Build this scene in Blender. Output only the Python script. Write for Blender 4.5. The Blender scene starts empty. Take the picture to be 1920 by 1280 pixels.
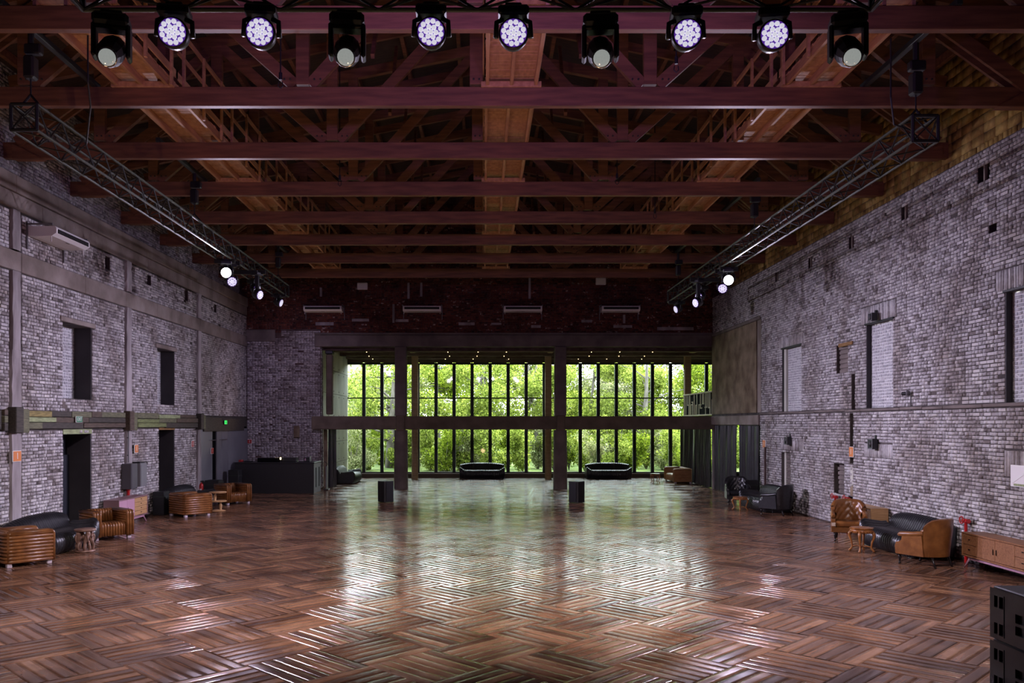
import bpy, math, random
import numpy as np
from mathutils import Vector, Matrix

random.seed(7)
RNG = np.random.default_rng(11)
SC = bpy.context.scene
COL = SC.collection
PI = math.pi

# ------------------------------------------------------------------ camera
F, VX, VY, EYE = 1600.0, 905.5, 794.0, 2.8          # focal length and vanishing point in photo pixels, eye height
cam = bpy.data.cameras.new('camera')
cam.sensor_width = 36.0
cam.lens = F / 1920 * 36.0
cam.shift_x = (960 - VX) / 1920
cam.shift_y = (VY - 640) / 1920
cam.clip_end = 300
camo = bpy.data.objects.new('camera', cam)
camo.location = (0, 0, EYE)
camo.rotation_euler = (PI / 2, 0, 0)
COL.objects.link(camo)
SC.camera = camo

# ------------------------------------------------------------------ view, world, sun
SC.view_settings.view_transform = 'Standard'
SC.view_settings.look = 'None'
SC.view_settings.exposure = 0.0
SC.view_settings.gamma = 1.0
SC.view_settings.use_curve_mapping = False
try:
    SC.cycles.use_denoising = True
    SC.cycles.sample_clamp_indirect = 6.0
    SC.cycles.max_bounces = 8
    SC.cycles.diffuse_bounces = 4
    SC.cycles.glossy_bounces = 3
    SC.cycles.transparent_max_bounces = 12
except Exception:
    pass
W = bpy.data.worlds.new('sky')
SC.world = W
W.use_nodes = True
wn = W.node_tree
wbg = wn.nodes['Background']
wbg.inputs[0].default_value = (0.86, 0.93, 1.0, 1)
wbg.inputs[1].default_value = 15.0
sun = bpy.data.lights.new('sun', 'SUN')
sun.energy = 30.0
sun.angle = 0.01
sun.color = (1.0, 0.95, 0.84)
suno = bpy.data.objects.new('sun', sun)
suno.rotation_euler = (math.radians(-38), math.radians(24), 0)   # high sun, shining towards the hall from beyond the glass
suno.location = (12, 60, 30)
COL.objects.link(suno)


def lamp(name, loc, target, power, color, angle=60, blend=0.6, radius=0.12):
    l = bpy.data.lights.new(name, 'SPOT')
    l.energy = power
    l.color = color
    l.spot_size = math.radians(angle)
    l.spot_blend = blend
    l.shadow_soft_size = radius
    o = bpy.data.objects.new(name, l)
    o.location = loc
    d = Vector(target) - Vector(loc)
    o.rotation_euler = d.to_track_quat('-Z', 'Y').to_euler()
    COL.objects.link(o)
    return o


# ------------------------------------------------------------------ pixel to place
XL, XR, YF, YG = -10.2, 9.9, 36.8, 44.4       # left wall, right wall, far wall plane, glass plane


def fl(px, py):
    y = F * EYE / (py - VY)
    return ((px - VX) / F * y, y)


def lw(px, py):
    y = XL * F / (px - VX)
    return (y, EYE + (VY - py) / F * y)


def rw(px, py):
    y = XR * F / (px - VX)
    return (y, EYE + (VY - py) / F * y)


def fw(px, py, y=YF):
    return ((px - VX) / F * y, EYE + (VY - py) / F * y)


def at(px, py, y):
    return Vector(((px - VX) / F * y, y, EYE + (VY - py) / F * y))


# ------------------------------------------------------------------ materials
MATS = {}


def mat(name, c, c2=None, rough=0.6, metal=0.0, spec=0.5, nscale=6.0, stretch=(1, 1, 1), bump=0.0, bscale=None,
        coord='Object', emit=None, estr=0.0, trans=0.0, detail=4.0, lo=0.35, hi=0.65, coat=0.0, rand=0.0, rough2=None):
    m = bpy.data.materials.new(name)
    m.use_nodes = True
    nt = m.node_tree
    b = nt.nodes['Principled BSDF']
    b.inputs['Roughness'].default_value = rough
    b.inputs['Metallic'].default_value = metal
    b.inputs['Specular IOR Level'].default_value = spec
    b.inputs['Coat Weight'].default_value = coat
    if trans:
        b.inputs['Transmission Weight'].default_value = trans
    b.inputs['Base Color'].default_value = (*c, 1)
    if c2 is not None or bump or rough2 is not None:
        tc = nt.nodes.new('ShaderNodeTexCoord')
        mp = nt.nodes.new('ShaderNodeMapping')
        mp.inputs['Scale'].default_value = stretch
        nt.links.new(tc.outputs[coord], mp.inputs['Vector'])
        if rand:
            oi = nt.nodes.new('ShaderNodeObjectInfo')
            mu = nt.nodes.new('ShaderNodeMath')
            mu.operation = 'MULTIPLY'
            mu.inputs[1].default_value = 40
            nt.links.new(oi.outputs['Random'], mu.inputs[0])
            nt.links.new(mu.outputs[0], mp.inputs['Location'])
    if c2 is not None or rough2 is not None:
        n = nt.nodes.new('ShaderNodeTexNoise')
        n.inputs['Scale'].default_value = nscale
        n.inputs['Detail'].default_value = detail
        nt.links.new(mp.outputs[0], n.inputs['Vector'])
        r = nt.nodes.new('ShaderNodeMapRange')
        r.inputs['From Min'].default_value = lo
        r.inputs['From Max'].default_value = hi
        nt.links.new(n.outputs['Fac'], r.inputs['Value'])
        if c2 is not None:
            mx = nt.nodes.new('ShaderNodeMix')
            mx.data_type = 'RGBA'
            mx.inputs[6].default_value = (*c, 1)
            mx.inputs[7].default_value = (*c2, 1)
            nt.links.new(r.outputs[0], mx.inputs[0])
            nt.links.new(mx.outputs[2], b.inputs['Base Color'])
        if rough2 is not None:
            r2 = nt.nodes.new('ShaderNodeMapRange')
            r2.inputs['To Min'].default_value = rough
            r2.inputs['To Max'].default_value = rough2
            nt.links.new(r.outputs[0], r2.inputs['Value'])
            nt.links.new(r2.outputs[0], b.inputs['Roughness'])
    if bump:
        n2 = nt.nodes.new('ShaderNodeTexNoise')
        n2.inputs['Scale'].default_value = bscale or nscale * 4
        n2.inputs['Detail'].default_value = 5
        nt.links.new(mp.outputs[0], n2.inputs['Vector'])
        bp = nt.nodes.new('ShaderNodeBump')
        bp.inputs['Strength'].default_value = bump
        bp.inputs['Distance'].default_value = 0.02
        nt.links.new(n2.outputs['Fac'], bp.inputs['Height'])
        nt.links.new(bp.outputs[0], b.inputs['Normal'])
    if emit:
        b.inputs['Emission Color'].default_value = (*emit, 1)
        b.inputs['Emission Strength'].default_value = estr
    MATS[name] = m
    return m


def tint_mat(name, stops, src='attr', rough=0.85, stain=None, stain_scale=0.5, bump=0.5, spec=0.3, uv_grain=False, rough2=None,
             stain_lo=0.45, stain_hi=0.62, coat=0.0):
    """colour ramp driven by a per-piece tint (face attribute or object random), blotched by noise"""
    m = bpy.data.materials.new(name)
    m.use_nodes = True
    nt = m.node_tree
    L = nt.links
    b = nt.nodes['Principled BSDF']
    b.inputs['Roughness'].default_value = rough
    b.inputs['Specular IOR Level'].default_value = spec
    b.inputs['Coat Weight'].default_value = coat
    b.inputs['Coat Roughness'].default_value = 0.2
    if src == 'attr':
        a = nt.nodes.new('ShaderNodeAttribute')
        a.attribute_name = 'tint'
        tv = a.outputs['Fac']
    else:
        a = nt.nodes.new('ShaderNodeObjectInfo')
        tv = a.outputs['Random']
    geo = nt.nodes.new('ShaderNodeNewGeometry')
    pos = geo.outputs['Position']
    n = nt.nodes.new('ShaderNodeTexNoise')
    n.inputs['Detail'].default_value = 6
    if uv_grain:
        uv = nt.nodes.new('ShaderNodeUVMap')
        uv.uv_map = 'UVMap'
        mp = nt.nodes.new('ShaderNodeMapping')
        mp.inputs['Scale'].default_value = (1.6, 22, 1)
        L.new(uv.outputs[0], mp.inputs['Vector'])
        cb = nt.nodes.new('ShaderNodeCombineXYZ')
        mu = nt.nodes.new('ShaderNodeMath')
        mu.operation = 'MULTIPLY'
        mu.inputs[1].default_value = 71.0
        L.new(tv, mu.inputs[0])
        L.new(mu.outputs[0], cb.inputs[0])
        L.new(mu.outputs[0], cb.inputs[1])
        L.new(cb.outputs[0], mp.inputs['Location'])
        L.new(mp.outputs[0], n.inputs['Vector'])
        n.inputs['Scale'].default_value = 1.0
        wgt = 0.62
    else:
        L.new(pos, n.inputs['Vector'])
        n.inputs['Scale'].default_value = 14.0
        wgt = 0.45
    ad = nt.nodes.new('ShaderNodeMath')
    ad.operation = 'MULTIPLY_ADD'
    sb = nt.nodes.new('ShaderNodeMath')
    sb.operation = 'SUBTRACT'
    sb.inputs[1].default_value = 0.5
    L.new(n.outputs['Fac'], sb.inputs[0])
    L.new(sb.outputs[0], ad.inputs[0])
    ad.inputs[1].default_value = wgt * 2
    L.new(tv, ad.inputs[2])
    cr = nt.nodes.new('ShaderNodeValToRGB')
    el = cr.color_ramp.elements
    el[0].position, el[0].color = stops[0][0], (*stops[0][1], 1)
    el[1].position, el[1].color = stops[-1][0], (*stops[-1][1], 1)
    for p, c in stops[1:-1]:
        e = el.new(p)
        e.color = (*c, 1)
    L.new(ad.outputs[0], cr.inputs[0])
    out = cr.outputs[0]
    if stain:
        n2 = nt.nodes.new('ShaderNodeTexNoise')
        n2.inputs['Scale'].default_value = stain_scale
        n2.inputs['Detail'].default_value = 7
        n2.inputs['Roughness'].default_value = 0.62
        L.new(pos, n2.inputs['Vector'])
        r = nt.nodes.new('ShaderNodeMapRange')
        r.inputs['From Min'].default_value = stain_lo
        r.inputs['From Max'].default_value = stain_hi
        L.new(n2.outputs['Fac'], r.inputs['Value'])
        mx = nt.nodes.new('ShaderNodeMix')
        mx.data_type = 'RGBA'
        mx.blend_type = 'MULTIPLY'
        mx.inputs[7].default_value = (*stain, 1)
        L.new(r.outputs[0], mx.inputs[0])
        L.new(out, mx.inputs[6])
        out = mx.outputs[2]
    L.new(out, b.inputs['Base Color'])
    if rough2 is not None:
        n3 = nt.nodes.new('ShaderNodeTexNoise')
        n3.inputs['Scale'].default_value = 1.3
        n3.inputs['Detail'].default_value = 6
        L.new(pos, n3.inputs['Vector'])
        r3 = nt.nodes.new('ShaderNodeMapRange')
        r3.inputs['From Min'].default_value = 0.35
        r3.inputs['From Max'].default_value = 0.65
        r3.inputs['To Min'].default_value = rough
        r3.inputs['To Max'].default_value = rough2
        L.new(n3.outputs['Fac'], r3.inputs['Value'])
        L.new(r3.outputs[0], b.inputs['Roughness'])
    if bump:
        bp = nt.nodes.new('ShaderNodeBump')
        bp.inputs['Strength'].default_value = bump
        bp.inputs['Distance'].default_value = 0.01
        L.new(n.outputs['Fac'], bp.inputs['Height'])
        L.new(bp.outputs[0], b.inputs['Normal'])
    MATS[name] = m
    return m


def glass_mat():
    m = bpy.data.materials.new('window_glass')
    m.use_nodes = True
    nt = m.node_tree
    nt.nodes.remove(nt.nodes['Principled BSDF'])
    out = nt.nodes['Material Output']
    t = nt.nodes.new('ShaderNodeBsdfTransparent')
    t.inputs[0].default_value = (0.93, 0.97, 0.94, 1)
    g = nt.nodes.new('ShaderNodeBsdfGlossy')
    g.inputs['Roughness'].default_value = 0.02
    fr = nt.nodes.new('ShaderNodeFresnel')
    fr.inputs[0].default_value = 1.45
    mx = nt.nodes.new('ShaderNodeMixShader')
    nt.links.new(fr.outputs[0], mx.inputs[0])
    nt.links.new(t.outputs[0], mx.inputs[1])
    nt.links.new(g.outputs[0], mx.inputs[2])
    nt.links.new(mx.outputs[0], out.inputs[0])
    MATS['window_glass'] = m


def leaf_mat(name, c1, c2, ctr):
    m = bpy.data.materials.new(name)
    m.use_nodes = True
    nt = m.node_tree
    nt.nodes.remove(nt.nodes['Principled BSDF'])
    out = nt.nodes['Material Output']
    a = nt.nodes.new('ShaderNodeAttribute')
    a.attribute_name = 'tint'
    mx = nt.nodes.new('ShaderNodeMix')
    mx.data_type = 'RGBA'
    mx.inputs[6].default_value = (*c1, 1)
    mx.inputs[7].default_value = (*c2, 1)
    nt.links.new(a.outputs['Fac'], mx.inputs[0])
    d = nt.nodes.new('ShaderNodeBsdfDiffuse')
    t = nt.nodes.new('ShaderNodeBsdfTranslucent')
    nt.links.new(mx.outputs[2], d.inputs[0])
    nt.links.new(mx.outputs[2], t.inputs[0])
    ms = nt.nodes.new('ShaderNodeMixShader')
    ms.inputs[0].default_value = ctr
    nt.links.new(d.outputs[0], ms.inputs[1])
    nt.links.new(t.outputs[0], ms.inputs[2])
    nt.links.new(ms.outputs[0], out.inputs[0])
    MATS[name] = m


PALE = [(0.0, (0.17, 0.145, 0.14)), (0.25, (0.33, 0.31, 0.315)), (0.55, (0.46, 0.44, 0.45)), (0.85, (0.58, 0.56, 0.56)), (1.0, (0.62, 0.60, 0.58))]
tint_mat('painted_brick', PALE, 'attr', stain=(0.62, 0.57, 0.54), stain_scale=0.8)
tint_mat('painted_brick_single', PALE, 'obj', stain=(0.62, 0.57, 0.54), stain_scale=0.8)
REDB = [(0.0, (0.05, 0.02, 0.018)), (0.4, (0.13, 0.035, 0.025)), (0.8, (0.20, 0.055, 0.035)), (0.97, (0.24, 0.08, 0.05)), (1.0, (0.45, 0.36, 0.32))]
tint_mat('red_brick', REDB, 'attr', stain=(0.45, 0.4, 0.4), stain_scale=0.9)
OCH = [(0.0, (0.30, 0.18, 0.05)), (0.5, (0.50, 0.32, 0.085)), (1.0, (0.66, 0.46, 0.16))]
tint_mat('ochre_stone', OCH, 'attr', stain=(0.5, 0.42, 0.35), stain_scale=1.2)
LGT = [(0.0, (0.36, 0.36, 0.38)), (0.6, (0.46, 0.46, 0.48)), (1.0, (0.56, 0.56, 0.57))]
tint_mat('infill_brick', LGT, 'attr', bump=0.2)
WOODF = [(0.0, (0.10, 0.054, 0.037)), (0.35, (0.19, 0.10, 0.062)), (0.65, (0.27, 0.14, 0.082)), (1.0, (0.35, 0.19, 0.112))]
tint_mat('floor_plank', WOODF, 'attr', rough=0.10, rough2=0.22, spec=0.75, uv_grain=True, bump=0.05, stain=(0.5, 0.46, 0.45), stain_scale=1.1)
tint_mat('floor_plank_single', WOODF, 'obj', rough=0.10, rough2=0.22, spec=0.75, uv_grain=True, bump=0.05, stain=(0.5, 0.46, 0.45), stain_scale=1.1)
mat('mortar', (0.045, 0.037, 0.036), (0.10, 0.085, 0.08), rough=0.95, nscale=3)
mat('mortar_red', (0.055, 0.03, 0.028), (0.12, 0.08, 0.075), rough=0.95, nscale=3)
mat('mortar_ochre', (0.10, 0.06, 0.02), rough=0.95)
mat('mortar_white', (0.68, 0.68, 0.68), rough=0.9)
mat('concrete', (0.17, 0.135, 0.115), (0.31, 0.26, 0.235), rough=0.9, nscale=1.3, bump=0.35, bscale=9, detail=8)
mat('concrete_dark', (0.12, 0.098, 0.09), (0.20, 0.165, 0.15), rough=0.9, nscale=1.6, bump=0.3, bscale=9, detail=8)
mat('concrete_pale', (0.50, 0.50, 0.43), (0.66, 0.66, 0.57), rough=0.85, nscale=1.2, stretch=(1, 1, 0.4), bump=0.2, bscale=10, detail=8)
mat('pilaster', (0.19, 0.165, 0.165), (0.42, 0.38, 0.385), rough=0.85, nscale=2.4, stretch=(1, 1, 0.25), bump=0.3, bscale=10)
mat('plaster', (0.12, 0.08, 0.048), (0.27, 0.21, 0.14), rough=0.9, nscale=1.6, bump=0.3, bscale=8, detail=10)
mat('roof_timber', (0.16, 0.07, 0.038), (0.27, 0.12, 0.06), rough=0.6, nscale=2.5, stretch=(0.5, 5, 5), bump=0.12, rand=1)
mat('roof_timber_pale', (0.46, 0.24, 0.11), (0.64, 0.36, 0.17), rough=0.6, nscale=3, stretch=(4, 0.6, 4), bump=0.1, rand=1)
mat('roof_deck', (0.045, 0.03, 0.025), (0.08, 0.05, 0.035), rough=0.85, nscale=3, stretch=(1, 8, 1))
mat('dark_steel', (0.03, 0.04, 0.03), rough=0.45, metal=0.0)
mat('black_paint', (0.012, 0.012, 0.014), rough=0.5)
mat('black_plastic', (0.014, 0.014, 0.017), rough=0.42, bump=0.1, bscale=120)
mat('black_void', (0.004, 0.004, 0.005), rough=0.95, spec=0.05)
mat('black_leather', (0.010, 0.010, 0.012), (0.02, 0.02, 0.024), rough=0.28, spec=0.6, nscale=12, bump=0.15, bscale=60)
mat('tan_leather', (0.16, 0.058, 0.016), (0.26, 0.105, 0.03), rough=0.3, spec=0.55, nscale=6, bump=0.15, bscale=60)
mat('tan_leather_pale', (0.38, 0.19, 0.075), (0.46, 0.25, 0.11), rough=0.45, spec=0.5, nscale=6, bump=0.15, bscale=60)
mat('carved_wood', (0.22, 0.075, 0.018), (0.36, 0.14, 0.036), rough=0.3, spec=0.6, nscale=9, bump=0.3, bscale=45)
mat('stump_wood', (0.16, 0.085, 0.06), (0.30, 0.18, 0.135), rough=0.35, nscale=9, bump=0.3, bscale=30)
mat('pale_wood', (0.48, 0.27, 0.12), (0.60, 0.37, 0.18), rough=0.4, nscale=6)
mat('walnut', (0.22, 0.095, 0.042), (0.34, 0.16, 0.075), rough=0.45, nscale=4, stretch=(8, 0.8, 8), bump=0.05)
mat('oak', (0.40, 0.22, 0.095), (0.54, 0.32, 0.15), rough=0.45, nscale=4, stretch=(8, 0.8, 8), bump=0.05)
mat('pink_lacquer', (0.52, 0.29, 0.40), rough=0.35)
mat('mauve_lacquer', (0.26, 0.15, 0.16), rough=0.4)
mat('cane', (0.62, 0.48, 0.46), (0.30, 0.2, 0.18), rough=0.7, nscale=60)
mat('acrylic', (0.62, 0.55, 0.62), rough=0.15, spec=0.7)
mat('ebony', (0.012, 0.01, 0.012), rough=0.25, spec=0.6)
mat('brass', (0.5, 0.33, 0.12), rough=0.3, metal=1.0)
mat('chrome', (0.7, 0.7, 0.72), rough=0.15, metal=1.0)
mat('curtain_cloth', (0.03, 0.033, 0.036), (0.045, 0.05, 0.054), rough=0.3, spec=0.9, nscale=3)
mat('door_panel', (0.028, 0.025, 0.03), (0.045, 0.04, 0.046), rough=0.7, nscale=1.2)
mat('door_blue', (0.012, 0.014, 0.022), rough=0.5)
mat('grey_cladding', (0.13, 0.13, 0.15), (0.17, 0.17, 0.19), rough=0.5, nscale=0.8)
mat('white_plastic', (0.8, 0.78, 0.78), rough=0.4)
mat('grey_box', (0.17, 0.17, 0.18), rough=0.5)
mat('grey_box_dark', (0.075, 0.07, 0.08), rough=0.5)
mat('red_paint', (0.42, 0.01, 0.012), rough=0.3)
mat('orange_sign', (0.62, 0.20, 0.05), rough=0.5)
mat('red_sign', (0.40, 0.03, 0.03), rough=0.5)
mat('green_sign', (0.01, 0.17, 0.07), rough=0.4)
mat('green_lit', (0.01, 0.3, 0.05), emit=(0.05, 0.95, 0.15), estr=1.0)
mat('white_print', (0.8, 0.8, 0.78), rough=0.5)
mat('truss_alu', (0.07, 0.085, 0.065), rough=0.5, spec=0.35)
mat('truss_black', (0.02, 0.022, 0.02), rough=0.4)
mat('lens_lavender', (0.8, 0.8, 0.8), emit=(0.84, 0.82, 0.95), estr=0.72)
mat('lens_rim_glow', (0.10, 0.05, 0.3), rough=0.3, emit=(0.22, 0.06, 0.75), estr=0.3)  # emission puts the purple glow around the LEDs into the plate itself
mat('lens_bright', (0.9, 0.9, 0.9), emit=(0.93, 0.92, 1.0), estr=16.0)
mat('lens_faint_glow', (0.62, 0.66, 0.62), (0.16, 0.17, 0.16), rough=0.08, metal=0.8, nscale=45, spec=0.8, emit=(0.9, 0.95, 0.9), estr=0.28)  # weak emission put into the beam lens to imitate its bright reflection
mat('lens_ring', (0.75, 0.75, 0.72), rough=0.2, metal=1.0)
mat('warm_bulb', (1, 0.8, 0.5), emit=(1.0, 0.72, 0.32), estr=6.0)
mat('mullion', (0.012, 0.02, 0.012), rough=0.55)
mat('sill', (0.10, 0.075, 0.04), rough=0.7)
mat('annex_timber', (0.34, 0.25, 0.13), (0.46, 0.34, 0.19), rough=0.7, nscale=2.5, stretch=(0.6, 5, 5))
mat('annex_beam', (0.11, 0.085, 0.06), (0.17, 0.13, 0.095), rough=0.8, nscale=2)
mat('railing_wood', (0.62, 0.55, 0.38), rough=0.6)
mat('bark', (0.04, 0.034, 0.03), (0.11, 0.095, 0.085), rough=0.95, nscale=5, stretch=(1, 1, 0.3), bump=0.8, bscale=9)
mat('grass', (0.04, 0.075, 0.008), (0.10, 0.14, 0.02), rough=0.95, nscale=1.5)
mat('house_white', (0.4, 0.39, 0.38), rough=0.9)
mat('house_glass', (0.08, 0.1, 0.12), rough=0.2)
for i, c in enumerate([(0.16, 0.16, 0.09), (0.20, 0.24, 0.09), (0.10, 0.07, 0.05), (0.30, 0.24, 0.08), (0.06, 0.05, 0.04), (0.34, 0.40, 0.20), (0.28, 0.15, 0.05)]):
    mat('beam_plank_%d' % i, c, tuple(x * 0.55 for x in c), rough=0.75, nscale=7, stretch=(4, 0.6, 4), bump=0.2)
glass_mat()
leaf_mat('leaf_spring', (0.036, 0.062, 0.006), (0.28, 0.33, 0.07), 0.5)
leaf_mat('leaf_deep', (0.018, 0.04, 0.003), (0.21, 0.265, 0.028), 0.5)
leaf_mat('leaf_pale', (0.065, 0.09, 0.025), (0.30, 0.30, 0.165), 0.5)


# ------------------------------------------------------------------ object helpers
def tag(o, label=None, cat=None, group=None, kind=None):
    if label:
        o['label'] = label
    if cat:
        o['category'] = cat
    if group:
        o['group'] = group
    if kind:
        o['kind'] = kind
    return o


def thing(name, label, cat, loc=(0, 0, 0), rz=0.0, group=None, kind=None):
    o = bpy.data.objects.new(name, None)
    o.empty_display_size = 0.1
    o.location = loc
    o.rotation_euler = (0, 0, rz)
    COL.objects.link(o)
    return tag(o, label, cat, group, kind)


def put(name, me, parent=None, loc=(0, 0, 0), rot=(0, 0, 0), scale=(1, 1, 1)):
    o = bpy.data.objects.new(name, me)
    o.location = loc
    o.rotation_euler = rot
    o.scale = scale
    if parent is not None:
        o.parent = parent
    COL.objects.link(o)
    return o


def copy_tree(o, parent=None):
    c = o.copy()
    COL.objects.link(c)
    c.parent = parent
    for ch in list(o.children):
        copy_tree(ch, c)
    return c


def clone(src, loc, rz, label, group=None):
    c = copy_tree(src)
    c.location = loc
    c.rotation_euler = (0, 0, rz)
    c['label'] = label
    if group:
        c['group'] = group
    return c


class MB:
    def __init__(s):
        s.v = []
        s.f = []

    def add(s, vs, fs):
        n = len(s.v)
        s.v.extend([tuple(p) for p in vs])
        s.f.extend([tuple(i + n for i in f) for f in fs])
        return s

    def box(s, c, size, rz=0.0, M=None):
        hx, hy, hz = size[0] / 2, size[1] / 2, size[2] / 2
        vs = [Vector((x, y, z)) for x in (-hx, hx) for y in (-hy, hy) for z in (-hz, hz)]
        if M is None:
            M = Matrix.Rotation(rz, 3, 'Z')
        vs = [M @ p + Vector(c) for p in vs]
        return s.add(vs, [(0, 1, 3, 2), (4, 6, 7, 5), (0, 4, 5, 1), (2, 3, 7, 6), (0, 2, 6, 4), (1, 5, 7, 3)])

    def span(s, x0, x1, y0, y1, z0, z1):
        return s.box(((x0 + x1) / 2, (y0 + y1) / 2, (z0 + z1) / 2), (abs(x1 - x0), abs(y1 - y0), abs(z1 - z0)))

    def bbox(s, c, size, b=0.01):
        """box with chamfered edges"""
        hx, hy, hz = [k / 2 for k in size]
        b = min(b, hx * .9, hy * .9, hz * .9)
        pts = []
        for sx in (-1, 1):
            for sy in (-1, 1):
                for sz in (-1, 1):
                    pts.append(((sx * (hx - b), sy * (hy - b), sz * hz)))
                    pts.append(((sx * (hx - b), sy * hy, sz * (hz - b))))
                    pts.append(((sx * hx, sy * (hy - b), sz * (hz - b))))
        idx = {}
        k = 0
        for sx in (-1, 1):
            for sy in (-1, 1):
                for sz in (-1, 1):
                    for a in 'zyx':
                        idx[(sx, sy, sz, a)] = k
                        k += 1
        fs = []
        for q in (-1, 1):
            fs.append([idx[(a, c2, q, 'z')] for a, c2 in ((-1, -1), (1, -1), (1, 1), (-1, 1))][::q])
            fs.append([idx[(a, q, c2, 'y')] for a, c2 in ((-1, -1), (-1, 1), (1, 1), (1, -1))][::q])
            fs.append([idx[(q, a, c2, 'x')] for a, c2 in ((-1, -1), (1, -1), (1, 1), (-1, 1))][::q])
        for p in (-1, 1):
            for q in (-1, 1):
                fs.append([idx[(-1, p, q, 'z')], idx[(1, p, q, 'z')], idx[(1, p, q, 'y')], idx[(-1, p, q, 'y')]])
                fs.append([idx[(p, -1, q, 'z')], idx[(p, 1, q, 'z')], idx[(p, 1, q, 'x')], idx[(p, -1, q, 'x')]])
                fs.append([idx[(p, q, -1, 'y')], idx[(p, q, 1, 'y')], idx[(p, q, 1, 'x')], idx[(p, q, -1, 'x')]])
        for a in (-1, 1):
            for c2 in (-1, 1):
                for d in (-1, 1):
                    fs.append([idx[(a, c2, d, t)] for t in 'zyx'])
        return s.add([(p[0] + c[0], p[1] + c[1], p[2] + c[2]) for p in pts], fs)

    def bar(s, p0, p1, w, h, up=(0, 0, 1)):
        p0, p1 = Vector(p0), Vector(p1)
        d = (p1 - p0)
        L = d.length
        d.normalize()
        upv = Vector(up)
        if abs(d.dot(upv)) > 0.99:
            upv = Vector((0, 1, 0))
        sx = d.cross(upv).normalized()
        uz = sx.cross(d).normalized()
        M = Matrix((d, sx, uz)).transposed()
        return s.box((p0 + p1) / 2, (L, w, h), M=M)

    def tube(s, pts, r, n=8, caps=True, rs=None):
        pts = [Vector(p) for p in pts]
        m = len(pts)
        base = len(s.v)
        prev = None
        for i, p in enumerate(pts):
            if i == 0:
                d = pts[1] - pts[0]
            elif i == m - 1:
                d = pts[-1] - pts[-2]
            else:
                d = (pts[i + 1] - pts[i]).normalized() + (pts[i] - pts[i - 1]).normalized()
            if d.length < 1e-9:
                d = Vector((0, 0, 1))
            d.normalize()
            if prev is None:
                a = Vector((0, 0, 1)) if abs(d.z) < 0.9 else Vector((1, 0, 0))
                u = d.cross(a).normalized()
            else:
                u = (prev - d * prev.dot(d))
                u = u.normalized() if u.length > 1e-6 else d.orthogonal().normalized()
            prev = u
            w = d.cross(u)
            rr = rs[i] if rs else r
            for k in range(n):
                a = 2 * PI * k / n
                q = p + (u * math.cos(a) + w * math.sin(a)) * rr
                s.v.append(tuple(q))
        for i in range(m - 1):
            for k in range(n):
                a, b2 = base + i * n + k, base + i * n + (k + 1) % n
                s.f.append((a, b2, b2 + n, a + n))
        if caps:
            s.f.append(tuple(base + k for k in range(n))[::-1])
            s.f.append(tuple(base + (m - 1) * n + k for k in range(n)))
        return s

    def lathe(s, prof, n=16, c=(0, 0, 0), sx=1.0, sy=1.0, ph=0.0):
        base = len(s.v)
        for r, z in prof:
            for k in range(n):
                a = 2 * PI * k / n + ph
                s.v.append((c[0] + r * sx * math.cos(a), c[1] + r * sy * math.sin(a), c[2] + z))
        for i in range(len(prof) - 1):
            for k in range(n):
                a, b2 = base + i * n + k, base + i * n + (k + 1) % n
                s.f.append((a, b2, b2 + n, a + n))
        s.f.append(tuple(base + k for k in range(n))[::-1])
        s.f.append(tuple(base + (len(prof) - 1) * n + k for k in range(n)))
        return s

    def grid(s, P, closed_u=False):
        """P[i][j] points"""
        base = len(s.v)
        m, n = len(P), len(P[0])
        for row in P:
            s.v.extend([tuple(p) for p in row])
        for i in range(m - 1):
            for j in range(n - 1 + (1 if closed_u else 0)):
                a = base + i * n + j
                b2 = base + i * n + (j + 1) % n
                s.f.append((a, b2, b2 + n, a + n))
        return s

    def prism(s, poly, y0, y1, axis='y'):
        n = len(poly)
        if axis == 'y':
            vs = [(x, y0, z) for x, z in poly] + [(x, y1, z) for x, z in poly]
        elif axis == 'x':
            vs = [(y0, x, z) for x, z in poly] + [(y1, x, z) for x, z in poly]
        else:
            vs = [(x, z, y0) for x, z in poly] + [(x, z, y1) for x, z in poly]
        fs = [tuple(range(n))[::-1], tuple(range(n, 2 * n))]
        fs += [(i, (i + 1) % n, (i + 1) % n + n, i + n) for i in range(n)]
        return s.add(vs, fs)

    def mesh(s, name, m, smooth=False):
        me = bpy.data.meshes.new(name)
        me.from_pydata(s.v, [], s.f)
        me.materials.append(MATS[m])
        if smooth:
            me.polygons.foreach_set('use_smooth', [True] * len(me.polygons))
        me.update()
        return me

    def build(s, name, m, parent=None, smooth=False, loc=(0, 0, 0), rot=(0, 0, 0)):
        return put(name, s.mesh(name, m, smooth), parent, loc, rot)


def sharp_smooth(o, ang=40):
    me = o.data
    me.polygons.foreach_set('use_smooth', [True] * len(me.polygons))
    try:
        me.set_sharp_from_angle(angle=math.radians(ang))
    except Exception:
        pass
    return o


def struct(name, mb, m, label=None, parent=None):
    o = mb.build(name, m, parent)
    if parent is None:
        tag(o, label, None, None, 'structure')
    elif label:
        o['label'] = label
    return o


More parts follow.
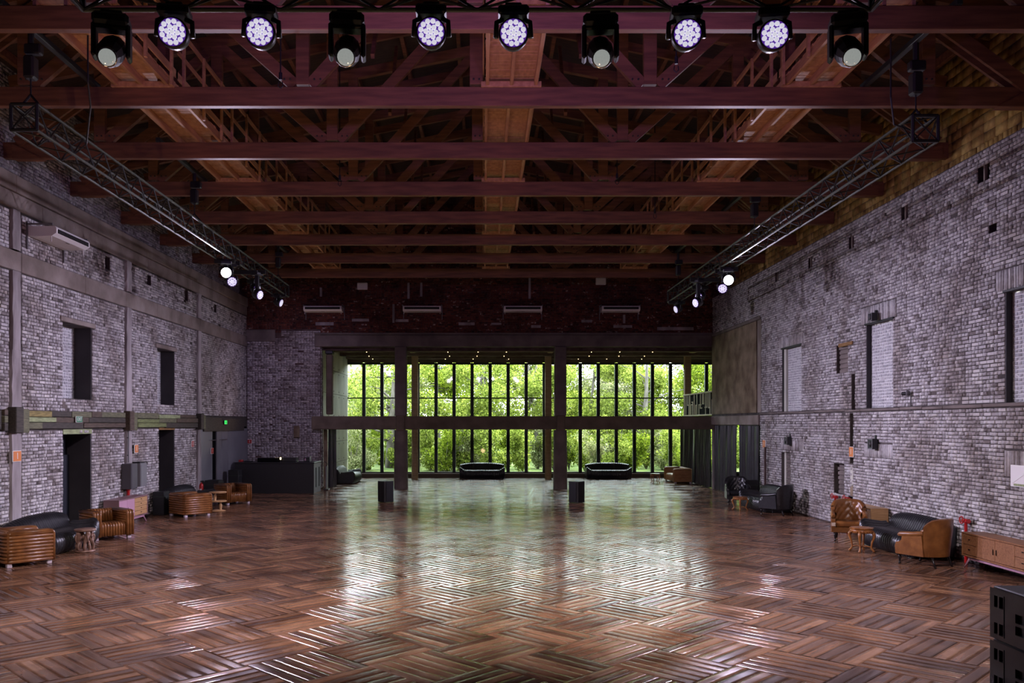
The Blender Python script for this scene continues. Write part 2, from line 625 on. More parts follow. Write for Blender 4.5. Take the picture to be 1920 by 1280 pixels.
def fast_mesh(name, V, Fq, m, tint=None, uv=None, smooth=False):
    me = bpy.data.meshes.new(name)
    nv, nf = len(V), len(Fq)
    k = Fq.shape[1]
    me.vertices.add(nv)
    me.vertices.foreach_set('co', np.asarray(V, dtype=np.float32).ravel())
    me.loops.add(nf * k)
    me.loops.foreach_set('vertex_index', np.asarray(Fq, dtype=np.int32).ravel())
    me.polygons.add(nf)
    me.polygons.foreach_set('loop_start', np.arange(0, nf * k, k, dtype=np.int32))
    me.polygons.foreach_set('loop_total', np.full(nf, k, dtype=np.int32))
    if smooth:
        me.polygons.foreach_set('use_smooth', np.ones(nf, dtype=bool))
    me.materials.append(MATS[m])
    if tint is not None:
        a = me.attributes.new('tint', 'FLOAT', 'FACE')
        a.data.foreach_set('value', np.asarray(tint, dtype=np.float32))
    if uv is not None:
        l = me.uv_layers.new(name='UVMap')
        l.data.foreach_set('uv', np.asarray(uv, dtype=np.float32).ravel())
    me.update(calc_edges=True)
    me.validate()
    return me


# ================================================================== STRUCTURE
class Frame:
    def __init__(s, o, u, v, n):
        s.o, s.u, s.v, s.n = [np.array(k, float) for k in (o, u, v, n)]

    def pt(s, a, b, d=0.0):
        return s.o + s.u * a + s.v * b + s.n * d


FRL = Frame((XL, 0, 0), (0, 1, 0), (0, 0, 1), (1, 0, 0))
FRR = Frame((XR, 0, 0), (0, 1, 0), (0, 0, 1), (-1, 0, 0))
FRF = Frame((0, YF, 0), (1, 0, 0), (0, 0, 1), (0, -1, 0))
FRLU = Frame((XL - 0.3, 0, 0), (0, 1, 0), (0, 0, 1), (1, 0, 0))
FRRU = Frame((XR + 0.3, 0, 0), (0, 1, 0), (0, 0, 1), (-1, 0, 0))


def holed(fr, u0, u1, v0, v1, holes, mb=None):
    """flat wall with rectangular openings; holes = (u0,u1,v0,v1,depth): side faces of each opening too"""
    mb = mb or MB()
    us = sorted({u0, u1, *[h[0] for h in holes], *[h[1] for h in holes]})
    vs = sorted({v0, v1, *[h[2] for h in holes], *[h[3] for h in holes]})
    us = [k for k in us if u0 <= k <= u1]
    vs = [k for k in vs if v0 <= k <= v1]
    for i in range(len(us) - 1):
        for j in range(len(vs) - 1):
            cu, cv = (us[i] + us[i + 1]) / 2, (vs[j] + vs[j + 1]) / 2
            if any(h[0] < cu < h[1] and h[2] < cv < h[3] for h in holes):
                continue
            mb.add([fr.pt(us[i], vs[j]), fr.pt(us[i + 1], vs[j]), fr.pt(us[i + 1], vs[j + 1]), fr.pt(us[i], vs[j + 1])], [(0, 1, 2, 3)])
    for h in holes:
        a, b, c, d, dp = h[:5]
        if dp <= 0:
            continue
        for p, q in (((a, c), (b, c)), ((b, c), (b, d)), ((b, d), (a, d)), ((a, d), (a, c))):
            mb.add([fr.pt(*p), fr.pt(*q), fr.pt(*q, -dp), fr.pt(*p, -dp)], [(0, 1, 2, 3)])
    return mb


def courses(u0, u1, v0, v1, excl=(), ch=0.077, bl=0.25, gap=0.015, mix=0.75, miss=0.004):
    out = []
    z = v0
    row = 0
    while z + ch * 0.6 < v1:
        z1 = min(z + ch, v1)
        zm = (z + z1) / 2
        iv = [(u0, u1)]
        for e in excl:
            if e[2] < zm < e[3]:
                nx = []
                for a, b in iv:
                    if e[1] <= a or e[0] >= b:
                        nx.append((a, b))
                    else:
                        if e[0] > a:
                            nx.append((a, e[0]))
                        if e[1] < b:
                            nx.append((e[1], b))
                iv = nx
        for a, b in iv:
            x = a
            first = True
            while x < b - 0.02:
                l = bl if random.random() > mix else bl * 0.49
                if first:
                    l = bl * (0.5 if row % 2 else 1.0) * random.uniform(0.8, 1.0)
                    first = False
                e = min(x + l, b)
                if b - e < 0.05:
                    e = b
                if e - x > 0.03 and random.random() > miss:
                    out.append((x + gap / 2, e - gap / 2, z + gap / 2, z1 - gap / 2))
                x = e
        z += ch
        row += 1
    return out


def soldiers(u0, u1, v0, v1, w=0.077, gap=0.012):
    out = []
    x = u0
    while x < u1 - 0.03:
        e = min(x + w, u1)
        out.append((x + gap / 2, e - gap / 2, v0 + gap / 2, v1 - gap / 2))
        x = e
    return out


def brick_mesh(name, fr, rects, m, off=0.0, p0=0.008, p1=0.026, wob=0.0065):
    R = np.array(rects)
    n = len(R)
    prot = off + RNG.uniform(p0, p1, n)
    tint = RNG.beta(1.7, 1.5, n)
    A, B, C, D = R.T
    j = lambda: RNG.uniform(-wob, wob, n)
    corners = [(A + j(), C + j()), (B + j(), C + j()), (B + j(), D + j()), (A + j(), D + j())]
    V = np.zeros((n, 8, 3))
    for k, (a, c) in enumerate(corners):
        base = fr.o + np.outer(a, fr.u) + np.outer(c, fr.v)
        V[:, k] = base + np.outer(prot + RNG.uniform(-0.003, 0.003, n), fr.n)
        V[:, k + 4] = base + np.outer(np.full(n, off - 0.004), fr.n)
    q = np.array([(0, 1, 2, 3), (0, 4, 5, 1), (1, 5, 6, 2), (2, 6, 7, 3), (3, 7, 4, 0)])
    Fq = (q[None] + (np.arange(n) * 8)[:, None, None]).reshape(-1, 4)
    me = fast_mesh(name, V.reshape(-1, 3), Fq, m, np.repeat(tint, 5))
    return me


def unit_brick_mesh(m):
    b = 0.06
    mb = MB()
    mb.add([(-.5, 0, -.5), (.5, 0, -.5), (.5, 0, .5), (-.5, 0, .5),
            (-.47, 1, -.44), (.47, 1, -.45), (.475, 1, .44), (-.47, 1, .45)],
           [(4, 5, 6, 7), (0, 1, 5, 4), (1, 2, 6, 5), (2, 3, 7, 6), (3, 0, 4, 7)])
    return mb.mesh('brick', m)


UB = None


def single_bricks(fr, rects, parent, off=0.0, mname='painted_brick_single'):
    """bricks that are objects of their own; unit mesh: x along the wall, y out of the wall, z up"""
    global UB
    if UB is None:
        UB = unit_brick_mesh(mname)
    M = Matrix((fr.u, fr.n, fr.v)).transposed()
    eu = M.to_euler()
    for a, b, c, d in rects:
        p = fr.pt((a + b) / 2, (c + d) / 2, off - 0.004)
        flip = M.determinant() < 0
        e = eu if not flip else Matrix((-fr.u, fr.n, fr.v)).transposed().to_euler()
        put('brick', UB, parent, loc=p, rot=e, scale=(b - a, random.uniform(0.014, 0.028), d - c))


def screen_size(fr, r):
    p = fr.pt((r[0] + r[1]) / 2, (r[2] + r[3]) / 2)
    if p[1] < 1:
        return -1, 0, 0
    px = VX + p[0] / p[1] * F
    py = VY - (p[2] - EYE) / p[1] * F
    return (r[3] - r[2]) * (r[1] - r[0]) / p[1] ** 3, px, py


def split_big(fr, rects, n=300):
    sc = []
    for i, r in enumerate(rects):
        s, px, py = screen_size(fr, r)
        ok = 4 < px < 1916 and 4 < py < 1276
        sc.append((s if ok else -1, i))
    sc.sort(reverse=True)
    big = {i for s, i in sc[:n] if s > 0}
    return [rects[i] for i in big], [r for i, r in enumerate(rects) if i not in big]


# ------------------------------------------------------------------ floor
UA = np.array([math.sqrt(.5), math.sqrt(.5)])
UBv = np.array([math.sqrt(.5), -math.sqrt(.5)])
ORG = np.array([3.617, 10.59])
NP_ = 6
planks = []
for i in range(-60, 60):
    for j in range(-60, 60):
        c = ORG + UA * (i + .5) + UBv * (j + .5)
        if not (-11 < c[0] < 15.5 and 6.6 < c[1] < 45.2):
            continue
        if c[1] > 37.5 and c[0] < -7.6:
            continue
        if c[0] > 10.6 and c[1] < 29:
            continue
        for k in range(NP_):
            t = (k + .5) / NP_ - .5
            if (i + j) % 2 == 0:
                planks.append((c + UBv * t, math.pi / 4))
            else:
                planks.append((c + UA * t, -math.pi / 4))
flo = struct('floor', MB().span(-10.6, 15, -3, 45.2, -0.12, -0.022), 'roof_deck', 'brown oak plank floor laid in diagonal basket weave squares')
PLX = np.linspace(-.5, .5, 5)
PL, PW = 0.996, 1.0 / NP_ - 0.003
PCROWN = np.array([-0.0012, -0.00015, 0.0, -0.00015, -0.0012])


def plank_local(tx=0.0, tz=0.0):
    pts = []
    for sx in (-.5, .5):
        for k in range(5):
            pts.append((sx * PL, PLX[k] * PW, PCROWN[k] + tx * PLX[k] + tz * sx))
        pts.append((sx * PL, -.5 * PW, -0.025))
        pts.append((sx * PL, .5 * PW, -0.025))
    return np.array(pts)


PF = np.array([(0, 7, 8, 1), (1, 8, 9, 2), (2, 9, 10, 3), (3, 10, 11, 4), (5, 12, 7, 0), (4, 11, 13, 6)])
order = sorted(range(len(planks)), key=lambda q: planks[q][0][1] + (0 if abs(planks[q][0][0]) < planks[q][0][1] * .58 + .3 and planks[q][0][1] > 8.9 else 500))
bigp = order[:300]
rest = order[300:]
lp = plank_local()
puv = np.array([[(lp[q][0], lp[q][1]) for q in f] for f in PF]).reshape(-1, 2)
pm = fast_mesh('plank', lp, PF, 'floor_plank_single', uv=puv)
for q in bigp:
    c, a = planks[q]
    put('plank', pm, flo, loc=(c[0], c[1], -0.001 + random.uniform(-.0015, .0)), rot=(random.gauss(0, .006), random.gauss(0, .001), a + random.choice((0, PI))))
n = len(rest)
C = np.array([planks[q][0] for q in rest])
A = np.array([planks[q][1] for q in rest])
V = np.zeros((n, 14, 3))
base = plank_local()
tx = RNG.normal(0, .0009, n)
tz = RNG.normal(0, .001, n)
lz = base[None, :, 2] + tx[:, None] * (base[None, :, 1] / PW) + tz[:, None] * base[None, :, 0] - RNG.uniform(0, .002, n)[:, None]
ca, sa = np.cos(A)[:, None], np.sin(A)[:, None]
V[:, :, 0] = C[:, 0:1] + base[None, :, 0] * ca - base[None, :, 1] * sa
V[:, :, 1] = C[:, 1:2] + base[None, :, 0] * sa + base[None, :, 1] * ca
V[:, :, 2] = lz
Fq = (PF[None] + (np.arange(n) * 14)[:, None, None]).reshape(-1, 4)
o = put('plank_field', fast_mesh('plank_field', V.reshape(-1, 3), Fq, 'floor_plank', np.repeat(RNG.uniform(0.1, .9, n), 6), np.tile(puv, (n, 1))), flo)
o['kind'] = 'stuff'

# ------------------------------------------------------------------ left wall
PIL_L = [18.55, 24.45, 30.55]                    # pilaster centres along the wall
Z_B0, Z_B1 = 2.66, 3.10                          # timber belt
upL = [(lw(117, 0)[0], lw(172, 0)[0], 3.42, 5.28, .45), (lw(294, 0)[0], lw(327, 0)[0], 3.38, 5.18, .45), (17.0, 17.9, 3.3, 4.5, .3)]
doL = [(lw(117, 0)[0], lw(171, 0)[0], 0.0, 2.56, .62), (lw(297, 0)[0], lw(327, 0)[0], 0.0, 2.62, .62)]
ventL = []
for px, py in ((201, 493), (279, 526), (349, 553), (403, 579)):
    y, z = lw(px, py)
    ventL.append((y - .16, y + .16, z - .17, z + .17, .25))
holesL = upL + doL + ventL
mb = holed(FRL, -3, 36.9, -.1, 8.22, holesL)
mb.add([FRL.pt(-3, 8.22), FRL.pt(36.9, 8.22), FRL.pt(36.9, 8.22, -.3), FRL.pt(-3, 8.22, -.3)], [(0, 1, 2, 3)])
holed(FRLU, -3, 36.9, 8.22, 11.4, [], mb)
walL = struct('wall_left', mb, 'mortar', 'long left wall of pale painted brick with concrete bands')
ex = [(h[0], h[1], h[2], h[3]) for h in holesL]
ex += [(13, 37, 6.12, 6.56), (13, 37, 7.45, 8.22), (13, 30.3, Z_B0, Z_B1), (30.3, 37, 0, Z_B1 - .02)]
ex += [(p - .21, p + .30, 0, 8.3) for p in PIL_L]
ex += [(upL[0][0] - .15, upL[0][1] + .15, 5.28, 5.42), (upL[1][0] - .15, upL[1][1] + .15, 5.18, 5.32)]
rL = courses(13.6, 36.75, 0.02, 8.2, ex, miss=.008)
big, small = split_big(FRL, rL)
single_bricks(FRL, big, walL)
o = put('brickwork', brick_mesh('brickwork', FRL, small, 'painted_brick'), walL)
o['kind'] = 'stuff'
rLU = courses(11, 36.75, 8.24, 11.2, (), miss=.004)
o = put('upper_brickwork', brick_mesh('upper_brickwork', FRLU, rLU, 'painted_brick'), walL)
o['kind'] = 'stuff'
for z0, z1, pr in ((6.12, 6.56, .05), (7.45, 7.82, .04), (7.82, 8.2, .08)):
    y = 12.0
    while y < 36.7:
        l = min(random.uniform(2.2, 4.2), 36.75 - y)
        b = MB().bbox((XL + pr / 2, y + l / 2, (z0 + z1) / 2), (pr, l - .012, z1 - z0 - .01), .012).build('concrete_band', 'concrete', walL)
        y += l
for p in PIL_L:
    for z0, z1, w in ((0.0, Z_B0 - .01, .40), (Z_B1 + .01, 4.4, .40), (4.4, 6.11, .34), (6.57, 7.44, .34)):
        b = MB()
        prof = []
        nz = 8
        P = []
        for k in range(nz + 1):
            zz = z0 + (z1 - z0) * k / nz
            row = []
            for dx, dn in ((-.5, 0), (-.46, .07), (-.2, .085), (.2, .085), (.46, .07), (.5, 0)):
                row.append((XL + dn + random.uniform(-.008, .008) * (dn > 0), p + dx * w + random.uniform(-.012, .012), zz))
            P.append(row)
        b.grid(P).build('pilaster', 'pilaster', walL)
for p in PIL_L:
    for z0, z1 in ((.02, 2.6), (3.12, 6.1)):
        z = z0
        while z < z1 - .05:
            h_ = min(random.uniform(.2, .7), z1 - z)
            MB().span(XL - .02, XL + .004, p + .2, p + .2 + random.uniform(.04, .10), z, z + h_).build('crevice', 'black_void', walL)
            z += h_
# opening linings: back face (image left), far jamb dark panel
for k, h in enumerate(upL[:2]):
    a, b_, c, d, dp = h
    fr = Frame((XL - dp, 0, 0), (0, 1, 0), (0, 0, 1), (1, 0, 0))
    MB().add([fr.pt(a, c), fr.pt(b_, c), fr.pt(b_, d), fr.pt(a, d)], [(0, 1, 2, 3)]).build('niche_back', 'mortar_white', walL)
    o = put('niche_brickwork', brick_mesh('niche_brickwork', fr, courses(a, b_, c, d, (), gap=.016, miss=0), 'infill_brick', p0=.002, p1=.006), walL)
    o['kind'] = 'stuff'
    MB().span(XL - dp + .01, XL - .01, b_ - .03, b_ + .01, c, d).build('niche_panel', 'door_panel', walL)
    MB().bbox((XL + .02, (a + b_) / 2, d + .065), (.05, b_ - a + .28, .12), .01).build('lintel', 'concrete', walL)
    # broken step of brickwork at the right of each opening's lower half
    MB().span(XL - .06, XL + .015, a - .02, a + .2, c - .34, c - .02).build('beam_pocket', 'concrete_dark', walL)
for h in ventL:
    a, b_, c, d, dp = h
    MB().span(XL - dp - .01, XL - dp, a, b_, c, d).build('vent_back', 'black_void', walL)
MB().span(XL - .31, XL - .30, 17.0, 17.9, 3.3, 4.5).build('niche_back', 'door_panel', walL)
for k, h in enumerate(doL):
    a, b_, c, d, dp = h
    MB().span(XL - dp - .02, XL - dp, a, b_, c, d).build('doorway_back', 'door_blue', walL)
    if k == 0:
        fr = Frame((XL - dp + .05, 0, 0), (0, 1, 0), (0, 0, 1), (1, 0, 0))
        o = put('doorway_brickwork', brick_mesh('doorway_brickwork', fr, courses(a, a + .6, 2.0, 2.5, (), gap=.016), 'infill_brick', p0=.002, p1=.006), walL)
        o['kind'] = 'stuff'
    MB().span(XL - dp + .01, XL - .005, b_ - .04, b_ + .01, c, d - .02).build('doorway_panel', 'door_panel', walL)
    MB().span(XL - .3, XL + .02, a, b_, d - .02, d + .1).build('lintel', 'beam_plank_5' if k == 0 else 'beam_plank_6', walL)
    dd = struct('door_%d' % (k + 1), MB().bbox((XL - dp + .05, (a + b_) / 2, 1.0), (.05, b_ - a - .1, 2.0), .01), 'door_blue',
                ['dark blue-black door leaf deep in the tall doorway nearest the camera on the left', 'dark door leaf deep in the second left doorway, behind black sofa and pink sideboard'][k])
    MB().tube([(XL - dp + .08, a + .2, 1.0), (XL - dp + .13, a + .2, 1.0), (XL - dp + .13, a + .32, 1.0)], .012, 6).build('door_handle', 'chrome', dd)
# timber belt: planks, each its own piece
trm = struct('trim_1', MB().span(XL - .02, XL + .04, 13.0, 36.7, Z_B0 + .02, Z_B1 - .02), 'beam_plank_4', 'belt of dark old timber planks, some green, along the left wall')
belt = []
for (pa, pb, rows) in ((45, 228, 'A'), (246, 368, 'B')):
    pass


def belt_plank(pxa, pxb, pya, pyb, mi, pr=.07):
    y0, zt = lw(pxa, pya)
    y1, _ = lw(pxb, pya)
    _, zb = lw(pxa, pyb)
    MB().bbox((XL + .03 + pr / 2, (y0 + y1) / 2, (zt + zb) / 2), (pr, abs(y1 - y0) - .01, abs(zt - zb) - .006), .006).build('plank', 'beam_plank_%d' % mi, trm)


for a in ((45, 90, 769.5, 781, 3, .07), (90, 128, 770, 781, 4, .06), (128, 165, 771, 782, 0, .07), (165, 184, 771, 782, 2, .08), (184, 229, 772, 782, 0, .07),
          (45, 98, 781.5, 791, 5, .075), (98, 160, 781.5, 792, 2, .065), (160, 229, 782, 792, 4, .07),
          (45, 72, 791.5, 804, 0, .07), (72, 150, 791.5, 804, 4, .06), (150, 229, 792.5, 802, 2, .075),
          (0, 7, 767, 778, 2, .07), (0, 7, 779, 792, 0, .07), (0, 7, 793, 808, 4, .07),
          (252, 292, 773, 784, 0, .07), (292, 332, 777, 784, 5, .08), (332, 362, 777, 783, 2, .06),
          (252, 293, 785, 792, 1, .07), (293, 326, 784, 792, 0, .07), (326, 366, 783.5, 792, 2, .08),
          (252, 306, 792.5, 801, 1, .08), (306, 366, 792.5, 802, 4, .07),
          (376, 410, 782, 809, 4, .10), (410, 452, 784, 808, 4, .10)):
    belt_plank(*a)
for k, p in enumerate(PIL_L):
    MB().bbox((XL + .11, p - .12, 2.88), (.2, .30, .56), .015).build('corbel_block', 'beam_plank_4' if k != 1 else 'beam_plank_2', trm)
    MB().bbox((XL + .09, p + .2, 2.86), (.16, .28, .52), .015).build('corbel_block', 'beam_plank_0', trm)
# grey clad end of the left wall with a gap between its door leaves
d3 = struct('door_3', MB().span(XL - .02, XL + .03, 30.75, 36.75, 0, Z_B0 + .02), 'black_void', 'grey clad wall panels with a dark open slit beside the bar')
for pa, pb in ((372, 394.5), (402.5, 412), (412.3, 424), (424.3, 461)):
    y0, y1 = lw(pa, 0)[0], min(lw(pb, 0)[0], 36.7)
    MB().bbox((XL + .055, (y0 + y1) / 2, 1.31), (.05, y1 - y0 - .02, 2.58), .006).build('panel', 'grey_cladding', d3)
y0 = lw(387.5, 0)[0]
MB().span(XL + .08, XL + .16, y0, y0 + .75, 2.17, 2.20).build('door_closer', 'chrome', d3)
y0 = lw(407, 0)[0]
MB().span(XL + .08, XL + .16, y0, y0 + .75, 2.17, 2.20).build('door_closer', 'chrome', d3)

# ------------------------------------------------------------------ right wall
Y_RE = 30.3                                        # end of the brick below, beginning of the curtains
nich = []
for a, b_, z1 in ((1467, 1503, 0), (1625, 1675, 0), (1886, 1945, 0)):
    y1, y0 = rw(a, 0)[0], rw(b_, 0)[0]
    nich.append((y0, y1, 3.2, {1467: 5.25, 1625: 5.33, 1886: 5.28}[a], .12))
ventR = []
for px, py, w in ((1845, 325, .2), (1697, 400, .17), (1597, 455, .17), (1520, 493, .17), (1457, 518, .17)):
    y, z = rw(px, py)
    ventR.append((y - w, y + w, z - .17, z + .17, .22))
for px, py in ((1862, 427),):
    y, z = rw(px, py)
    ventR.append((y - .13, y + .13, z - .09, z + .09, .2))
chase = []
for a, b_, t, q in ((1569, 1591, 646, 701), (1597, 1604, 700, 771), (1597, 1604, 775, 868), (1567, 1587, 868, 925), (1468, 1486, 845, 912), (1594, 1603, 930, 942)):
    y1, z1 = rw(a, t)
    y0, _ = rw(b_, t)
    z0 = rw(a, q)[1]
    chase.append((y0, y1, z0, z1, .1))
holesR = nich + ventR + chase
mb = holed(FRR, -3, Y_RE, -.1, 8.22, holesR)
holed(FRR, Y_RE, 36.9, 3.12, 8.22, [], mb)
mb.add([FRR.pt(-3, 8.22), FRR.pt(36.9, 8.22), FRR.pt(36.9, 8.22, -.3), FRR.pt(-3, 8.22, -.3)], [(0, 1, 2, 3)])
mb.add([FRR.pt(Y_RE, 0), FRR.pt(Y_RE, 3.12), FRR.pt(Y_RE, 3.12, -.6), FRR.pt(Y_RE, 0, -.6)], [(0, 1, 2, 3)])
holed(FRRU, -3, 36.9, 8.22, 11.4, [], mb)
walR = struct('wall_right', mb, 'mortar', 'long right wall of pale painted brick with bricked-in windows')
ex = [(h[0], h[1], h[2], h[3]) for h in holesR]
ex += [(Y_RE, 37, 0, 6.55)]
solR = []
for a, b_, z0, z1 in ((nich[0][0] - .25, nich[0][1] + .25, 5.27, 5.62), (nich[1][0] - .2, nich[1][1] + .3, 5.37, 5.8), (nich[2][0] - .2, nich[2][1] + .3, 5.32, 5.72),
                      (rw(1510, 0)[0], rw(1468, 0)[0], 1.95, 2.28), (rw(1678, 0)[0], rw(1625, 0)[0], 1.95, 2.3), (15.4, rw(1888, 0)[0], 1.8, 2.3)):
    ex.append((a, b_, z0, z1))
    solR += soldiers(a, b_, z0, z1)
lowR = courses(13.6, Y_RE, 0.02, 3.1, ex, miss=.006)
uppR = courses(13.6, 36.75, 3.2, 8.2, ex, miss=.005)
allR = [(r, .0) for r in lowR]
big, small = split_big(FRR, lowR + uppR)
bl_, bu_ = [r for r in big if r[2] < 3.15], [r for r in big if r[2] >= 3.15]
single_bricks(FRR, bl_, walR, off=.045)
single_bricks(FRR, bu_, walR)
o = put('brickwork', brick_mesh('brickwork', FRR, [r for r in small if r[2] < 3.15], 'painted_brick', off=.045), walR)
o['kind'] = 'stuff'
o = put('brickwork', brick_mesh('brickwork', FRR, [r for r in small if r[2] >= 3.15], 'painted_brick'), walR)
o['kind'] = 'stuff'
for of_, rr_ in ((.045, [r for r in solR if r[2] < 3.1]), (.0, [r for r in solR if r[2] >= 3.1])):
    o = put('soldier_course', brick_mesh('soldier_course', FRR, rr_, 'painted_brick', off=of_), walR)
    o['kind'] = 'stuff'
mb = MB()
holed(Frame((XR - .045, 0, 0), (0, 1, 0), (0, 0, 1), (-1, 0, 0)), 13.6, Y_RE, 0, 3.13, [h[:4] + (.05,) for h in chase if h[2] < 3.0], mb)
mb.build('lower_backing', 'mortar', walR)
y = 13.6
while y < Y_RE - .05:
    l = min(random.uniform(.8, 2.2), Y_RE - y)
    MB().bbox((XR - .04, y + l / 2, 3.15 + random.uniform(-.01, .01)), (.11, l - .02, random.uniform(.045, .07)), .012).build('ledge_stone', 'concrete_dark', walR)
    y += l
# ochre blocks above the ledge
blk = soldiers(11, 36.75, 8.24, 8.5, w=.15, gap=.016)
blk += courses(11, 36.75, 8.5, 11.2, (), ch=.2, bl=.4, gap=.016, mix=.3, miss=0)
o = put('ochre_blockwork', brick_mesh('ochre_blockwork', FRRU, blk, 'ochre_stone', p0=.01, p1=.035, wob=.006), walR)
o['kind'] = 'stuff'
for k, h in enumerate(nich):
    a, b_, c, d, dp = h
    fr = Frame((XR + dp, 0, 0), (0, 1, 0), (0, 0, 1), (-1, 0, 0))
    MB().add([fr.pt(a, c), fr.pt(b_, c), fr.pt(b_, d), fr.pt(a, d)], [(0, 1, 2, 3)]).build('niche_back', 'mortar_white', walR)
    o = put('niche_brickwork', brick_mesh('niche_brickwork', fr, courses(a, b_, c, d, (), gap=.02, miss=0), 'infill_brick', p0=.002, p1=.006), walR)
    o['kind'] = 'stuff'
    MB().span(XR - .005, XR + dp, b_ - .02, b_ + .01, c, d).build('jamb', 'door_panel', walR)
    MB().bbox((XR - .01, (a + b_) / 2, d + .02), (.06, b_ - a + .1, .05), .008).build('lintel', 'black_paint', walR)
for h in ventR:
    a, b_, c, d, dp = h
    MB().span(XR + dp, XR + dp + .01, a, b_, c, d).build('vent_back', 'black_void', walR)
    if b_ - a > .3:
        MB().bbox((XR + .03, (a + b_) / 2, (c + d) / 2), (.06, .05, d - c), .006).build('vent_bar', 'concrete', walR)
for h in chase:
    a, b_, c, d, dp = h
    MB().span(XR + dp, XR + dp + .01, a, b_, c, d).build('chase_back', 'concrete_dark', walR)
    if d - c > .6 and b_ - a > .3:
        z = c
        while z < d - .1:
            MB().bbox((XR + dp - .02, (a + b_) / 2 + random.uniform(-.05, .05), z + .06), (.05, b_ - a - random.uniform(.02, .12), .09), .012).build('rubble_course', 'concrete_dark', walR)
            z += .13
# plaster panel and beam over the curtains
MB().span(XR - .05, XR + .2, Y_RE + .45, 36.7, 3.2, 6.5).build('plaster_panel', 'plaster', walR)
MB().span(XR - .02, XR + .2, Y_RE + .02, Y_RE + .42, 3.2, 6.5).build('brick_return', 'concrete', walR)
MB().bbox((XR + .05, (Y_RE + 36.7) / 2, 2.93), (.34, 36.6 - Y_RE, .36), .02).build('curtain_beam', 'concrete', walR)
MB().bbox((XR + .0, (Y_RE + 36.7) / 2, 6.58), (.14, 36.6 - Y_RE, .12), .02).build('panel_cornice', 'concrete_dark', walR)

# ------------------------------------------------------------------ far wall
mb = MB()
holed(FRF, XL - .3, XR + .3, -.1, 13.2, [(-7.0, XR, -.1, 6.11, 0)], mb)
mb.add([FRF.pt(-7, 0), FRF.pt(-7, 6.11), FRF.pt(-7, 6.11, -.5), FRF.pt(-7, 0, -.5)], [(0, 1, 2, 3)])
mb.add([FRF.pt(-7, 6.11), FRF.pt(XR, 6.11), FRF.pt(XR, 6.11, -.5), FRF.pt(-7, 6.11, -.5)], [(0, 1, 2, 3)])
holed(Frame((0, YF + .5, 0), (1, 0, 0), (0, 0, 1), (0, -1, 0)), XL - .3, 15, 6.0, 13.2, [], mb)
walF = struct('wall_far', mb, 'mortar_red', 'far wall, dark red brick above and painted brick at the left')
rW = courses(XL + .02, -7.02, 0.02, 6.5, ())
rW += courses(-8.7, -7.0, 6.5, 6.85, ())
o = put('painted_brickwork', brick_mesh('painted_brickwork', FRF, rW, 'painted_brick'), walF)
o['kind'] = 'stuff'
rR = courses(XL - .2, XR + .2, 6.72, 12.3, [(-8.7, -7.0, 6, 6.85)])
o = put('red_brickwork', brick_mesh('red_brickwork', FRF, rR, 'red_brick'), walF)
o['kind'] = 'stuff'
rE = courses(YF + .01, YF + .49, 0.02, 6.1, ())
o = put('reveal_brickwork', brick_mesh('reveal_brickwork', Frame((-7.0, 0, 0), (0, 1, 0), (0, 0, 1), (1, 0, 0)), rE, 'painted_brick'), walF)
o['kind'] = 'stuff'
MB().bbox((1.35, YF - .04, 6.37), (17.2, .12, .5), .02).build('header_beam', 'concrete_dark', walF)
MB().bbox((1.35, YF - .05, 6.67), (17.2, .16, .08), .01).build('header_ledge', 'concrete_dark', walF)
MB().bbox((-9.6, YF - .03, 6.6), (1.3, .08, .5), .02).build('plaster_patch', 'concrete_dark', walF)
for pa, pb, py, ph in ((592, 626, 607, 6), (660, 692, 600, 5), (742, 766, 601, 5), (860, 890, 607, 5), (921, 940, 607, 4), (996, 1014, 612, 5), (1090, 1110, 602, 5), (1150, 1185, 612, 5), (1232, 1300, 616, 6)):
    (x0, z), (x1, _) = fw(pa, py), fw(pb, py)
    MB().bbox(((x0 + x1) / 2, YF - .03, z), (x1 - x0, .04, ph / 43.5), .006).build('mortar_patch', 'pilaster', walF)
for pa, py0, py1 in ((602, 539, 556), (766, 530, 560), (790, 530, 556), (993, 520, 560), (738, 570, 605), (1170, 590, 606)):
    (x0, z0), (_, z1) = fw(pa, py1), fw(pa, py0)
    MB().bbox((x0, YF - .025, (z0 + z1) / 2), (.1, .03, z1 - z0), .006).build('mortar_patch', 'pilaster', walF)
MB().bbox((-8.02, YF - .06, 3.45 - 1.0), (.24, .14, .5), .02).build('corbel_block', 'plaster', walF)
# mid beam and columns
o = struct('beam', MB().bbox((1.3, YF - .02, 2.835), (17.3, .46, .57), .03), 'annex_beam', 'long dark concrete beam crossing the window opening at mid height')
COLX = (-3.53, 3.33)
for k, x in enumerate(COLX):
    t = thing('column', ['left of the two tall dark concrete columns carrying the mid beam', 'right of the two tall dark concrete columns carrying the mid beam'][k], None, (x, YF, 0), 0, None, 'structure')
    b = MB().lathe([(.31, 0), (.305, .1), (.295, 1.3), (.285, 2.53)], 20, (0, -.02, 0)).build('lower_shaft', 'concrete_dark', t)
    sharp_smooth(b)
    MB().bbox((0, -.12, 2.83), (.36, .5, .66), .03).build('joint_block', 'annex_beam', t)
    MB().bbox((0, -.02, 4.62), (.5, .46, 2.98), .03).build('upper_shaft', 'concrete_dark', t)
t = thing('column', 'pale round column standing between the black curtains at the right', None, (10.02, YF, 0), 0, None, 'structure')
sharp_smooth(MB().lathe([(.15, 0), (.14, 2.55)], 14).build('shaft', 'pilaster', t))
INX = ((-3.42, 'slim inner column near the window, behind the left big column'), (3.28, 'slim inner column near the window, behind the right big column'), (10.28, 'slim inner column at the balcony rail, far right'))
